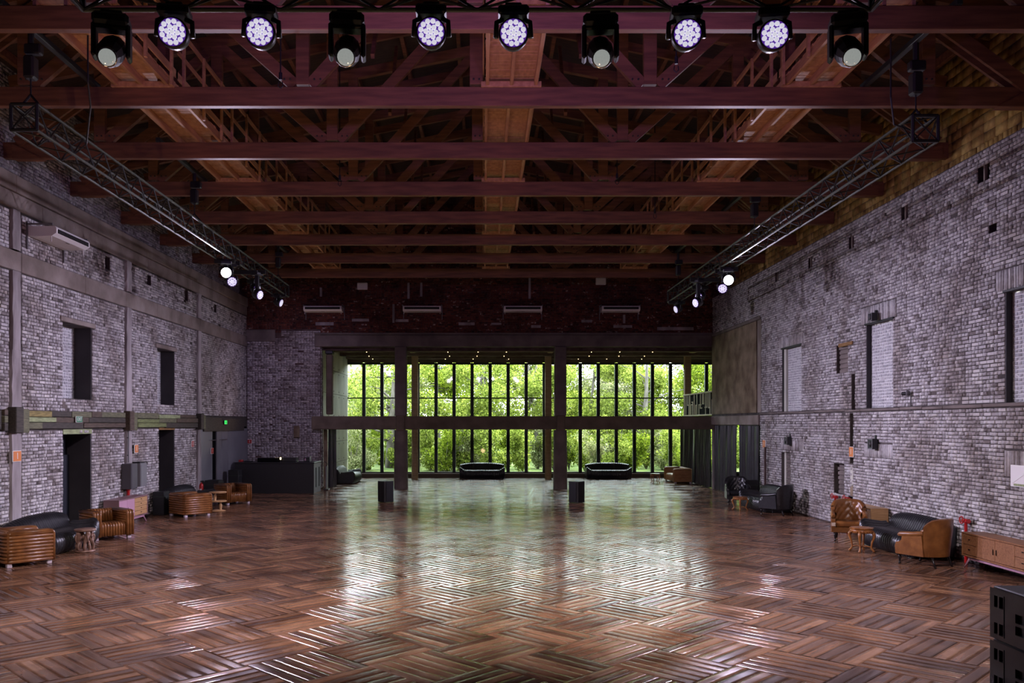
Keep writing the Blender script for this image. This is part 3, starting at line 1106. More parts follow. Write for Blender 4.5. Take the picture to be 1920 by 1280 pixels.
for x, lb in INX:
    t = thing('column', lb, None, (x, 42.9, 0), 0, None, 'structure')
    sharp_smooth(MB().lathe([(.17, 0), (.165, 2.7)], 12).build('lower_shaft', 'annex_timber', t))
    MB().bbox((0, 0, 4.5), (.32, .3, 3.6), .02).build('upper_shaft', 'annex_timber', t)

# ------------------------------------------------------------------ annex beyond the opening
XA = -7.05
wa = struct('wall_annex', MB().span(XA - .3, XA - .03, 37.2, 44.6, -.1, 6.6), 'concrete_dark', 'pale board-marked concrete side wall of the glazed annex')
ys = [37.3, 38.9, 40.3, 41.7, 43.1, 44.45]
zs = [0, .95, 1.95, 3.05, 4.2, 5.3, 6.4]
for i in range(5):
    for j in range(6):
        MB().bbox((XA - .015, (ys[i] + ys[i + 1]) / 2, (zs[j] + zs[j + 1]) / 2), (.05, ys[i + 1] - ys[i] - .02, zs[j + 1] - zs[j] - .02), .006).build('panel', 'concrete_pale', wa)
th = MB().lathe([(.035, 0), (.035, .01)], 8).mesh('tie_hole', 'black_void')
for i in range(1, 5):
    for j in range(1, 6):
        for s_ in (-1, 1):
            put('tie_hole', th, wa, (XA + .006, ys[i], zs[j] + .13 * s_), (0, PI / 2, 0))
struct('wall_aisle', MB().span(14.5, 14.8, 28, 44.7, -.1, 6.6), 'concrete_pale', 'plain outer wall of the side aisle behind the curtains')
struct('wall_aisle', MB().span(9.95, 14.8, 28, 28.2, -.1, 6.6), 'concrete_pale', 'short end wall of the side aisle behind the curtains')
ca = struct('ceiling', MB().span(XA - .3, 14.8, YF + .5, 44.7, 6.42, 6.6), 'annex_timber', 'timber ceiling of the glazed annex')
for y, m_ in ((39.4, 'annex_beam'), (41.8, 'annex_beam'), (43.7, 'annex_beam')):
    MB().bbox((3.7, y, 6.26), (21.4, .22, .30), .02).build('cross_beam', m_, ca)
for x in (-3.42, 3.28, 10.2):
    MB().bbox((x, 40.5, 6.33), (.26, 7.0, .18), .02).build('long_beam', 'annex_timber', ca)
dl = MB().lathe([(.014, 0), (.014, .03)], 8).mesh('downlight', 'warm_bulb')
for y in (39.4, 41.8, 43.7):
    for x in (-5.5, -1.8, -.3, 1.2, 5, 6.5, 8):
        put('downlight', dl, ca, (x + random.uniform(-.2, .2), y - .1, 6.08))
fs = struct('floor_gallery', MB().span(XR + .1, 14.5, Y_RE + .05, 44.2, 2.75, 3.15), 'annex_beam', 'upper gallery slab behind the balcony rail at the right')
MB().span(XR + .05, 14.5, 28.2, Y_RE, 2.75, 6.6).build('gallery_wall', 'plaster', fs)
MB().span(XR + .05, 14.5, Y_RE, YF + .5, 6.42, 6.6).build('gallery_ceiling', 'annex_timber', fs)

# window wall
win = struct('window_1', MB().span(XA, 14.5, YG - .12, YG + .12, -.1, .2), 'sill', 'tall glazed window wall facing green trees')
MB().bbox((3.7, YG, .215), (21.5, .34, .03), .008).build('sill_board', 'white_plastic', win)
mx = [(682.5 + 33.78 * k - VX) / F * YG for k in range(-1, 25)]
mx = [x for x in mx if XA - .1 < x < 14.5]
mul = MB().bbox((0, 0, 3.09), (.17, .2, 5.72), .015).mesh('mullion', 'mullion')
for x in mx:
    put('mullion', mul, win, (x, YG, 0))
zr = [.23, 2.85, 4.13, 5.93]
for z, h in ((.26, .08), (2.85, .1), (4.13, .06), (5.93, .12)):
    for i in range(len(mx) - 1):
        MB().bbox(((mx[i] + mx[i + 1]) / 2, YG, z), (mx[i + 1] - mx[i] - .16, .12, h), .008).build('transom', 'mullion', win)
MB().span(XA, 14.5, YG - .1, YG + .1, 5.98, 6.42).build('window_head', 'annex_beam', win)
ix = mx + [14.45]
for i in range(len(ix) - 1):
    for j in range(3):
        MB().span(ix[i] + .07, ix[i + 1] - .07, YG - .008, YG + .008, zr[j] + .03, zr[j + 1] - .03).build('pane', 'window_glass', win)

# ------------------------------------------------------------------ shell behind the camera, roof deck
struct('wall_back', MB().span(-10.6, 10.4, -3.2, -3, -.1, 13.2), 'door_panel', 'dark wall behind the stage')
ROOFC = -.12


def zroof(x):
    return 12.32 - .2 * abs(x - ROOFC)


mb = MB()
for s_ in (-1, 1):
    xa, xb = ROOFC, s_ * 10.7
    mb.add([(xa, -3.2, zroof(xa) + .42), (xb, -3.2, zroof(xb) + .42), (xb, 37.4, zroof(xb) + .42), (xa, 37.4, zroof(xa) + .42),
            (xa, -3.2, zroof(xa) + .5), (xb, -3.2, zroof(xb) + .5), (xb, 37.4, zroof(xb) + .5), (xa, 37.4, zroof(xa) + .5)],
           [(0, 1, 2, 3), (4, 7, 6, 5), (0, 4, 5, 1), (1, 5, 6, 2), (2, 6, 7, 3), (3, 7, 4, 0)])
cei = struct('ceiling_roof', mb, 'roof_deck', 'dark boarded pitched roof deck over the hall')
for s_ in (-1, 1):
    for k in range(8):
        x = ROOFC + s_ * (.5 + k * 1.36)
        if abs(x) > 10.3:
            continue
        MB().bbox((x, 21, zroof(x) + .32), (.1, 32, .2), .01).build('purlin', 'roof_timber', cei)

# ------------------------------------------------------------------ roof trusses
TY = [12.62, 15.65, 18.72, 21.75, 24.79, 27.75, 30.85, 33.9]
ZC0, CH, CW = 8.6, .35, .145
ZT = ZC0 + CH
POST = [-8.27, -5.71, -3.18, 0, 3.18, 5.71, 8.27]
ORD = ['nearest', 'second', 'third', 'fourth', 'fifth', 'sixth', 'seventh', 'farthest']


def truss_proto():
    t = thing('roof_truss', 'x', 'roof truss', (0, TY[0], 0), 0, 'timber roof trusses over the hall')
    MB().bbox((-.15, 0, ZC0 + CH / 2), (20.7, CW, CH), .008).build('bottom_chord', 'roof_timber', t)
    for s_ in (-1, 1):
        xa, xb = ROOFC, ROOFC + s_ * 10.25
        MB().bar((xa, 0, zroof(xa) - .0), (xb, 0, zroof(xb)), CW, .24).build('top_chord', 'roof_timber', t)
        xe = ROOFC + s_ * 10.05
        xi = ROOFC + s_ * 8.3
        for dy in (-.06, .06):
            MB().bar((xe, dy * 1.8, ZT - .02), (xi - s_ * .3, dy * 1.8, ZT + 1.45), .06, .24).build('end_strut', 'roof_timber', t)
        MB().prism([(xe + s_ * .1, ZC0 - .02), (xe - s_ * .55, ZC0 - .02), (xe - s_ * .1, ZC0 + .22), (xe + s_ * .1, ZC0 + .3)], -.11, .11).build('heel_block', 'roof_timber', t)
    for p in POST:
        x = ROOFC + p
        MB().bbox((x, 0, (ZT + zroof(x)) / 2), (.24, .12, zroof(x) - ZT - .1), .006).build('post', 'roof_timber', t)
    bolt = MB().lathe([(.018, 0), (.016, .02), (.006, .026)], 8).mesh('bolt', 'dark_steel')
    for s_ in (-1, 1):
        segs = [(3.18, 0.08), (3.18, 5.71), (8.27, 5.71)]
        for a, b_ in segs:
            sgn = 1 if b_ > a else -1
            x0, x1 = ROOFC + s_ * (a + sgn * .14), ROOFC + s_ * (b_ - sgn * .1)
            MB().bar((x0, 0, ZT + .04), (x1, 0, zroof(x1) - .16), .11, .22).build('diagonal', 'roof_timber', t)
            for q in (0, 1):
                put('bolt', bolt, t, (ROOFC + s_ * (a + sgn * (.22 + .11 * q)), -.055, ZT + .14), (PI / 2, 0, 0))
    for p in (-8.27, 0, 8.27):
        for q in (-.05, .05):
            put('bolt', bolt, t, (ROOFC + p + q, -.06, ZT + .14), (PI / 2, 0, 0))
    return t


tp = truss_proto()
tp['label'] = 'nearest timber roof truss, right behind the row of stage lights'
for k in range(1, 8):
    clone(tp, (0, TY[k], 0), 0, '%s timber roof truss counted from the stage lights' % ORD[k] if k < 7 else 'farthest timber roof truss, just in front of the red brick wall')
# rafters between trusses
for k in range(7):
    y = (TY[k] + TY[k + 1]) / 2
    for s_ in (-1, 1):
        for dy in (0,):
            xa, xb = ROOFC, ROOFC + s_ * 10.3
            MB().bar((xa, y, zroof(xa) + .12), (xb, y, zroof(xb) + .12), .09, .2).build('rafter', 'roof_timber', cei)
        for xq in (2.0, 6.9):
            x = ROOFC + s_ * xq
            MB().bar((x, y - .8, ZT + .9), (x, y + .7, zroof(x) + .1), .07, .1).build('brace', 'roof_timber', cei)

# ------------------------------------------------------------------ catwalks
WALK = [(-6.70, -5.70, 'catwalk of pale planks at the left of the roof trusses', 1), (.04, .99, 'catwalk of pale planks along the middle of the roof', 0), (5.50, 6.45, 'catwalk of pale planks at the right of the roof trusses', -1)]
pk = MB().bbox((0, 0, 0), (1, .118, .03), .004).mesh('plank', 'roof_timber_pale')
for x0, x1, lb, inner in WALK:
    t = thing('catwalk', lb, 'catwalk', (0, 0, 0), 0, 'roof catwalks')
    w = x1 - x0
    for k in range(7):
        ya, yb = TY[k] + .08, TY[k + 1] + (.18 if k % 2 == 0 else .06)
        jx = random.uniform(-.015, .015)
        for q in (0, .5, 1):
            MB().bbox((x0 + jx + .035 + q * (w - .07), (ya + yb) / 2, ZT + .075), (.06, yb - ya, .145), .005).build('stringer', 'roof_timber_pale', t)
        y = ya + .06
        while y < yb - .04:
            put('plank', pk, t, ((x0 + x1) / 2 + jx, y, ZT + .165 + random.uniform(-.004, .004)), (0, 0, 0), (w + random.uniform(-.03, .03), 1, 1))
            y += .125
        for s_ in ((1, -1) if inner == 0 else (inner,)):
            xe = (x1 + .03) if s_ > 0 else (x0 - .03)
            MB().bbox((xe, (ya + yb) / 2, ZT + .3), (.025, yb - ya, .15), .004).build('toe_board', 'roof_timber_pale', t)
            if inner == 0:
                continue
            MB().bbox((xe, (ya + yb) / 2, ZT + 1.2), (.04, yb - ya, .09), .004).build('hand_rail', 'roof_timber_pale', t)
            MB().bbox((xe, (ya + yb) / 2, ZT + .75), (.025, yb - ya, .09), .004).build('mid_rail', 'roof_timber_pale', t)
            for f_ in (.12, .5, .88):
                MB().bbox((xe + s_ * .03, ya + (yb - ya) * f_, ZT + .6), (.05, .07, 1.25), .004).build('rail_post', 'roof_timber_pale', t)
        if k % 2 == 0:
            MB().bbox(((x0 + x1) / 2, TY[k + 1] - .1, ZT + .03), (w + .15, .05, .1), .005).build('ledger', 'roof_timber_pale', t)


# ================================================================== STAGE LIGHTING RIGS
def led_ring(n_rings=((0, 1), (.42, 6), (.84, 12))):
    out = []
    for r, k in n_rings:
        for q in range(k):
            a = 2 * PI * q / k + r
            out.append((r * math.cos(a), r * math.sin(a)))
    return out


def aim_rot(loc, target):
    d = (Vector(target) - Vector(loc)).normalized()
    return d.to_track_quat('Z', 'X').to_euler()


WASH = {}


def wash_meshes():
    hd = MB().lathe([(.05, -.25), (.10, -.235), (.135, -.18), (.147, -.08), (.148, -.02), (.132, 0.0)], 20).mesh('head', 'black_plastic', True)
    bs = MB().bbox((0, 0, -.05), (.30, .24, .10), .02).bbox((0, 0, .02), (.16, .1, .06), .01).mesh('base', 'black_plastic')
    yk = MB()
    for s_ in (-1, 1):
        yk.tube([(s_ * .1, 0, -.1), (s_ * .165, 0, -.13), (s_ * .172, 0, -.28)], .026, 8)
    yk = yk.mesh('yoke', 'black_plastic', True)
    rim = MB().lathe([(.128, 0), (.13, .006), (.118, .008)], 24).mesh('face_plate', 'lens_rim_glow')
    led = MB().lathe([(.0255, 0), (.0245, .008), (.012, .012)], 10).mesh('led', 'lens_lavender', True)
    br = MB().lathe([(.135, 0), (.12, .02), (.06, .032)], 24).mesh('lens', 'lens_bright', True)
    WASH.update(head=hd, base=bs, yoke=yk, rim=rim, led=led, bright=br)


wash_meshes()


def wash_light(lens, target, label, group, bright=False, name='wash_light', tx=None, hang=.28):
    lens = Vector(lens)
    d = (Vector(target) - lens).normalized()
    piv = lens - d * .11
    yaw = math.atan2(d.x, -d.y)
    t = thing(name, label, 'stage light', (piv.x, piv.y, piv.z + hang), 0, group)
    put('base', WASH['base'], t, (0, 0, 0), (0, 0, yaw))
    dz = -(hang - .26)
    put('yoke', WASH['yoke'], t, (0, 0, dz), (0, 0, yaw))
    if dz < -.02:
        MB().bbox((0, 0, dz / 2 - .06), (.12, .12, -dz + .12), .015).build('stem', 'black_plastic', t)
    if tx is not None:
        MB().bbox(((tx - piv.x) / 2, 0, .0), (.50 + abs(tx - piv.x), .06, .12), .006).build('mounting_bar', 'truss_black', t)
    h = put('head', WASH['head'], t, lens - t.location, aim_rot(lens, target))
    put('face_plate', WASH['rim'], h)
    if bright:
        put('lens', WASH['bright'], h, (0, 0, .006))
    else:
        for x, y in led_ring():
            put('led', WASH['led'], h, (x * .118, y * .118, .006))
    return t


BEAM = {}


def beam_meshes():
    prof = [(.09, -.50), (.12, -.46), (.13, -.36), (.13, -.16), (.112, -.06), (.092, -.005), (.086, 0.0)]
    BEAM['head'] = MB().lathe(prof, 12).mesh('head', 'black_plastic')
    BEAM['base'] = MB().bbox((0, 0, -.06), (.34, .26, .12), .03).bbox((0, 0, .02), (.2, .1, .06), .01).mesh('base', 'black_plastic')
    yk = MB()
    for s_ in (-1, 1):
        yk.add([], [])
        yk.bbox((s_ * .158, 0, -.26), (.045, .17, .34), .02)
    yk.bbox((0, 0, -.125), (.33, .16, .05), .015)
    BEAM['yoke'] = yk.mesh('yoke', 'black_plastic')
    BEAM['lens'] = MB().lathe([(.080, 0), (.078, .01), (.06, .022), (.03, .03), (.004, .032)], 20).mesh('lens', 'lens_faint_glow', True)
    BEAM['ring'] = MB().lathe([(.092, -.012), (.093, .004), (.082, .006)], 20).mesh('lens_ring', 'lens_ring', True)
    BEAM['shell'] = MB().bar((-.12, -.152, -.42), (-.12, -.13, -.1), .012, .012).bar((.12, -.152, -.42), (.12, -.13, -.1), .012, .012).bar((-.12, -.15, -.42), (.12, -.15, -.42), .012, .012).mesh('trim_line', 'grey_box_dark')


beam_meshes()


def beam_light(lens, target, label, group):
    lens = Vector(lens)
    d = (Vector(target) - lens).normalized()
    piv = lens - d * .30
    t = thing('beam_light', label, 'stage light', (piv.x, piv.y, piv.z + .34), 0, group)
    yaw = math.atan2(d.x, -d.y)
    put('base', BEAM['base'], t, (0, 0, 0), (0, 0, yaw))
    put('yoke', BEAM['yoke'], t, (0, 0, 0), (0, 0, yaw))
    h = put('head', BEAM['head'], t, lens - t.location, aim_rot(lens, target))
    put('lens', BEAM['lens'], h, (0, 0, .002))
    put('lens_ring', BEAM['ring'], h)
    return t


def box_truss(name, label, p0, p1, s, n, end_frames=True, braces=True):
    """square lattice truss from p0 to p1 (centre line), parts: chord tubes, braces, end frames"""
    p0, p1 = Vector(p0), Vector(p1)
    t = thing(name, label, 'lighting truss', p0, 0)
    D = p1 - p0
    L = D.length
    d = D.normalized()
    sx = d.cross(Vector((0, 0, 1))).normalized()
    uz = sx.cross(d)
    h = s / 2
    cor = [(-h, -h), (h, -h), (h, h), (-h, h)]
    P = lambda q, u: d * u + sx * cor[q][0] + uz * cor[q][1]
    for q in range(4):
        sharp_smooth(MB().tube([P(q, L * i / (n * 2)) for i in range(n * 2 + 1)], .024, 8).build('chord_tube', 'truss_alu', t))
    st = L / n
    if braces:
        ms = {}
        for i in range(n):
            for q in range(4):
                a, b = (q, (q + 1) % 4) if (i + q) % 2 == 0 else ((q + 1) % 4, q)
                key = (a, b)
                if key not in ms:
                    ms[key] = MB().tube([P(a, 0), P(b, st)], .014, 5).mesh('brace', 'truss_black')
                put('brace', ms[key], t, d * (i * st))
    if end_frames:
        for u in (0, L):
            b = MB()
            for q in range(4):
                b.tube([P(q, u), P((q + 1) % 4, u)], .028, 6)
            b.tube([P(0, u), P(2, u)], .012, 6).tube([P(1, u), P(3, u)], .012, 6)
            b.build('end_frame', 'truss_black', t)
    return t


# front row above the camera's view
YW = 8.5
box_truss('front_truss', 'dark lighting truss across the top edge carrying ten stage lights', (-4.1, YW + .1, 7.19), (3.98, YW + .1, 7.19), .30, 16)
FX = [(201, 107, 'b'), (323, 60, 'w'), (487, 60, 'w'), (648, 107, 'b'), (808, 60, 'w'), (963, 62, 'w'), (1128, 109, 'b'), (1289, 63, 'w'), (1452, 65, 'w'), (1598, 107, 'b')]
NTH = ['first', 'second', 'third', 'fourth', 'fifth', 'sixth', 'seventh', 'eighth', 'ninth', 'tenth']
for k, (px, py, ty) in enumerate(FX):
    if ty == 'w':
        p = at(px, py, YW - .2)
        wash_light(p, (p.x * .55, -1.5, 4.6), 'lit round cluster wash light, %s from the left on the front truss' % NTH[k], 'wash lights on the front truss', hang=.26)
    else:
        p = at(px, py, YW - .32)
        beam_light(p, (p.x * .72, 4.2, 3.6), 'black beam light with faintly glowing round lens, %s from the left on the front truss' % NTH[k], 'beam lights on the front truss')

# side trusses
TL0, TL1 = (-7.1, 13.2, 7.54), (-7.1, 30.3, 7.5)
TR0, TR1 = (7.0, 13.5, 7.47), (7.0, 31.4, 7.47)
box_truss('side_truss', 'long dark lattice truss along the left wall', TL0, TL1, .40, 44)
box_truss('side_truss', 'long dark lattice truss along the right wall', TR0, TR1, .40, 46)


def hoist(x, y, z, label, group='chain hoists'):
    t = thing('chain_hoist', label, 'chain hoist', (x, y, z), 0, group)
    MB().bbox((0, 0, .62), (.17, .2, .36), .03).build('motor', 'black_plastic', t)
    MB().bbox((.03, .03, .92), (.26, .14, .16), .02).build('clamp', 'black_plastic', t)
    MB().tube([(0, 0, 1.0), (0, 0, ZC0 + CH - z)], .045, 6).build('strap', 'black_paint', t)
    ka = max(k for k in range(7) if TY[k] <= y)
    MB().bbox((0, (TY[ka] + TY[ka + 1]) / 2 - y, ZT + .05 - z), (.1, TY[ka + 1] - TY[ka] + .2, .1), .01).build('carrier_beam', 'dark_steel', t)
    MB().tube([(0, 0, .2), (0, 0, .44)], .012, 6).tube([(0, 0, .2), (-.17, 0, 0)], .02, 6).tube([(0, 0, .2), (.17, 0, 0)], .02, 6).build('bridle', 'black_paint', t)


for y, lb in ((13.4, 'black chain hoist over the near end of the left truss'), (21.0, 'black chain hoist over the middle of the left truss'), (29.6, 'black chain hoist over the far end of the left truss')):
    hoist(-7.1, y, 7.76, lb)
for y, lb in ((13.8, 'black chain hoist over the near end of the right truss'), (22.0, 'black chain hoist over the middle of the right truss'), (30.6, 'black chain hoist over the far end of the right truss')):
    hoist(7.0, y, 7.67, lb)
for pts, lb in (([(-6.25, 13.5, 8.94), (-6.25, 13.5, 8.2), (-6.3, 13.7, 7.9), (-6.6, 14.2, 7.45), (-7.0, 14.6, 7.4)], 'thin black cable drooping to the left truss'),
                ([(6.5, 13.6, 8.94), (6.5, 13.6, 8.0), (6.6, 13.7, 7.6), (6.9, 13.8, 7.55)], 'thin black cable drooping to the right truss')):
    tag(MB().tube(pts, .014, 6).build('power_cable', 'black_paint'), lb, 'cable', 'power cables')
for k, (px, py, y) in enumerate(((526, 150, 14.135), (1268, 120, 14.135), (637, 338, 20.235), (1157, 335, 20.235), (1228, 400, 23.27))):
    p = at(px, py, y)
    t = thing('hanging_connector', '%s hanging black cable connector under the roof beams' % ('leftmost near', 'rightmost near', 'left middle', 'right middle', 'right rear')[k], 'cable', p, 0, 'hanging connectors')
    MB().tube([(0, 0, .1), (0, 0, zroof(p.x) + .06 - p.z)], .012, 6).build('cable', 'black_paint', t)
    MB().tube([(0, 0, 0), (0, 0, .12)], .03, 8).tube([(-.03, 0, -.03), (-.04, 0, -.1), (0, 0, -.14), (.04, 0, -.1), (.03, 0, -.03)], .009, 6).build('plug', 'black_plastic', t)

LAV = (0.82, 0.73, 1.0)
LH = [(424, 511, -7.0, True, (0.5, -2, 1.5)), (435, 528, -6.95, False, (3, 6, 1)), (482, 542, -7.05, False, (9, 14, 1)), (487.5, 553, -6.55, False, (10, 17, 1)), (527, 568, -7.0, False, (9.8, 26.5, 1.0))]
RH = [(1366, 525, 6.95, True, (-0.5, -2, 1.5)), (1355, 541, 6.9, False, (-3, 6, 1)), (1310, 556, 6.95, False, (-9, 14, 1)), (1304, 568, 6.5, False, (-10, 18, 1)), (1267, 580, 7.0, False, (-9.8, 26, 1.0))]
NM = ['glaring white wash light nearest the camera', 'small lit wash light just below the glaring one', 'upper of the middle pair of lit wash lights', 'lower of the middle pair of lit wash lights', 'farthest lit wash light at the end']
for side, H_ in (('left', LH), ('right', RH)):
    for k, (px, py, x, br, tg) in enumerate(H_):
        y = x * F / (px - VX)
        p = at(px, py, y)
        wash_light(p, tg, '%s of the %s side truss' % (NM[k] + (' end' if False else ''), side), 'wash lights on the side trusses', br, tx=(-7.1 if side == 'left' else 7.0), hang=max(.2, (7.22 if side == 'left' else 7.17) - p.z))
        dv = (Vector(tg) - p).normalized()
        if br:
            lamp('lamp_%s_front' % side, p + dv * .08, tg, 1800, LAV, 75, .8, .14)
        elif k >= 1:
            s_ = -1 if side == 'right' else 1
            T = {1: (s_ * 10, 15.2, 1.6), 2: (s_ * 10, 19.5, 1.5), 3: (s_ * 10, 24.0, 1.6), 4: (s_ * 10, 30.0, 1.8)}[k]
            dv = (Vector(T) - p).normalized()
            lamp('lamp_%s_wall' % side, p + dv * .30, T, {1: 5400, 2: 4700, 3: 4200, 4: 3200}[k], LAV, 55, 1.0, .12)
# added unseen purple spots behind the front truss, tinting beams and catwalks
for x, pw in ((-2.9, 130), (-.4, 160), (.9, 130), (3.0, 130)):
    lamp('lamp_added_purple', (x, YW + .55, 7.0), (x * 1.2, YW + 9, 9.6), pw * 1.15, (0.52, 0.26, 1.0), 130, 1.0, .15)
for x in (-3.2, 3.2):
    lamp('lamp_added_floor', (x, YW + .5, 6.8), (x * 1.2, 15, 0), 3200, (1.0, 0.84, 0.86), 100, 1.0, .15)  # added spots behind the front truss to brighten the floor


# added unseen warm lamps, at floor level and behind the bar, for the roof undersides
for x in (-6.0, 0.0, 6.0):
    lamp('lamp_added_uplight', (x, 8.0, .25), (x * .95, 15.0, 9.0), 300, (1.0, 0.62, 0.36), 110, 1.0, .2)
lamp('lamp_added_bar', (-8.6, 35.9, 1.5), (-6.5, 30, 9.0), 160, (1.0, 0.66, 0.36), 120, 1.0, .15)
lamp('lamp_added_far_wall', (-6.6, 30.2, 7.0), (-8.2, 36.8, 3.2), 330, (0.74, 0.60, 1.0), 90, 1.0, .12)  # added lamp at the left truss end to lift the far wall


# ================================================================== FURNITURE
def path_round(pts, r, k=5):
    """polyline with rounded corners"""
    pts = [Vector(p) for p in pts]
    out = [pts[0]]
    for i in range(1, len(pts) - 1):
        a, b, c = pts[i - 1], pts[i], pts[i + 1]
        u, w = (a - b), (c - b)
        rr = min(r, u.length * .49, w.length * .49)
        p, q = b + u.normalized() * rr, b + w.normalized() * rr
        for j in range(k + 1):
            t = j / k
            out.append(p * (1 - t) ** 2 + b * 2 * t * (1 - t) + q * t * t)
    out.append(pts[-1])
    return out


def channel_chair(label, m='tan_leather', w=1.0, d=.95, h=.70, arm=.2, name='channel_armchair', cat='armchair', group='ribbed tan armchairs'):
    t = thing(name, label, cat, (0, 0, 0), 0, group)
    r = .036
    x, y = w / 2 - r, d / 2 - r
    z = .075 + r
    sh = MB()
    while z < h - r:
        sh.tube(path_round([(-x, -y, z), (-x, y, z), (x, y, z), (x, -y, z)], .12, 4), r, 7)
        z += r * 1.86
    sh.build('outer_shell', m, t, True)
    for s_ in (-1, 1):
        a = MB()
        n = 3
        for k in range(n):
            xx = s_ * (w / 2 - arm + (k + .5) * arm / n)
            rr = arm / n / 2 * 1.08
            a.tube(path_round([(xx, -d / 2 + rr, .08), (xx, -d / 2 + rr, h - rr), (xx, d / 2 - .1, h - rr)], .07, 5), rr, 8)
        for k in range(5):
            zz = .42 + k * .056
            a.tube([(s_ * (w / 2 - arm + .01), -d / 2 + .05, zz), (s_ * (w / 2 - arm + .01), d / 2 - .2, zz)], .032, 7)
        a.span(s_ * (w / 2 - arm + .02), s_ * (w / 2 - .03), -d / 2 + .05, d / 2 - .05, .09, h - .05)
        a.build('arm', m, t, True)
    iw = w - 2 * arm
    n = max(8, int(round(iw / .068)))
    b = MB()
    s = MB()
    for k in range(n):
        xx = -iw / 2 + (k + .5) * iw / n
        rr = iw / n / 2 * 1.08
        b.tube(path_round([(xx, d / 2 - .22, .36), (xx, d / 2 - .17, h - rr), (xx, d / 2 - .05, h - rr)], .06, 5), rr, 8)
        s.tube(path_round([(xx, -d / 2 + .03 + rr, .09), (xx, -d / 2 + .03 + rr, .42 - rr), (xx, d / 2 - .2, .40 - rr)], .08, 5), rr, 8)
    b.span(-iw / 2, iw / 2, d / 2 - .17, d / 2 - .04, .1, h - .06)
    s.span(-iw / 2, iw / 2, -d / 2 + .08, d / 2 - .2, .09, .35)
    b.build('backrest', m, t, True)
    s.build('seat', m, t, True)
    f = MB().bbox((0, 0, .04), (.09, .09, .08), .006).mesh('foot', 'acrylic')
    for sx in (-1, 1):
        for sy in (-1, 1):
            put('foot', f, t, (sx * (w / 2 - .1), sy * (d / 2 - .1), 0))
    return t


def channel_sofa(label, L=2.3, m='black_leather'):
    t = thing('channel_sofa', label, 'sofa', (0, 0, 0), 0, 'black ribbed leather sofas')
    NCH = 26
    SUB = 5
    prof = [(-.40, .03), (-.47, .10), (-.50, .20), (-.49, .31), (-.44, .39), (-.34, .425), (-.15, .41), (.06, .40), (.16, .43), (.22, .52), (.27, .62), (.33, .72), (.41, .77), (.49, .74), (.52, .62), (.51, .4), (.48, .2), (.45, .04)]
    nsp = 8

    def sect(u):
        e = max(0.0, (abs(u) - .74) / .26)
        e = e * e * (3 - 2 * e)
        rows = []
        for k, (y, z) in enumerate(prof):
            z2, y2 = z, y
            if 3 <= k <= 8:
                z2 = z + e * (.19 - .02 * (k - 3))
            elif k in (1, 2):
                z2 = z + e * .05
            if 9 <= k <= 13:
                z2 = z - (abs(u) ** 3) * .10
            if k <= 4:
                y2 = y + abs(u) ** 4 * .07
            rows.append((y2, z2))
        return rows
    N = NCH * SUB
    rows = []
    for i in range(N + 1):
        u = -1 + 2 * i / N
        ph = (i % SUB) / SUB
        sc = abs(math.sin(PI * i / SUB)) ** .6
        pr = sect(u)
        row = []
        for k, (y, z) in enumerate(pr):
            p0 = pr[max(0, k - 1)]
            p1 = pr[min(len(pr) - 1, k + 1)]
            ty, tz = p1[0] - p0[0], p1[1] - p0[1]
            l = math.hypot(ty, tz) or 1
            ny, nz = -tz / l, ty / l
            am = .032 * sc
            ex = u * L / 2
            if abs(u) > .985:
                am -= .02
            row.append((ex, y + ny * am, z + nz * am))
        rows.append(row)
    iS = int(N * .12)
    g = lambda a, b, k0, k1: [[rows[i][k] for k in range(k0, k1 + 1)] for i in range(a, b + 1)]
    MB().grid(g(iS, N - iS, 0, nsp)).build('seat', m, t, True)
    for a, b in ((0, iS), (N - iS, N)):
        mb = MB().grid(g(a, b, 0, nsp))
        e = 0 if a == 0 else N
        mb.build('arm', m, t, True)
    bk = MB().grid(g(0, N, nsp, len(prof) - 1))
    for e in (0, N):
        c = rows[e]
        bk.add([c[k] for k in range(len(prof))], [tuple(range(len(prof))) if e == 0 else tuple(range(len(prof)))[::-1]])
    bk.build('backrest', m, t, True)
    MB().span(-L / 2 + .08, L / 2 - .08, -.38, .42, 0, .06).build('plinth', 'ebony', t)
    return t


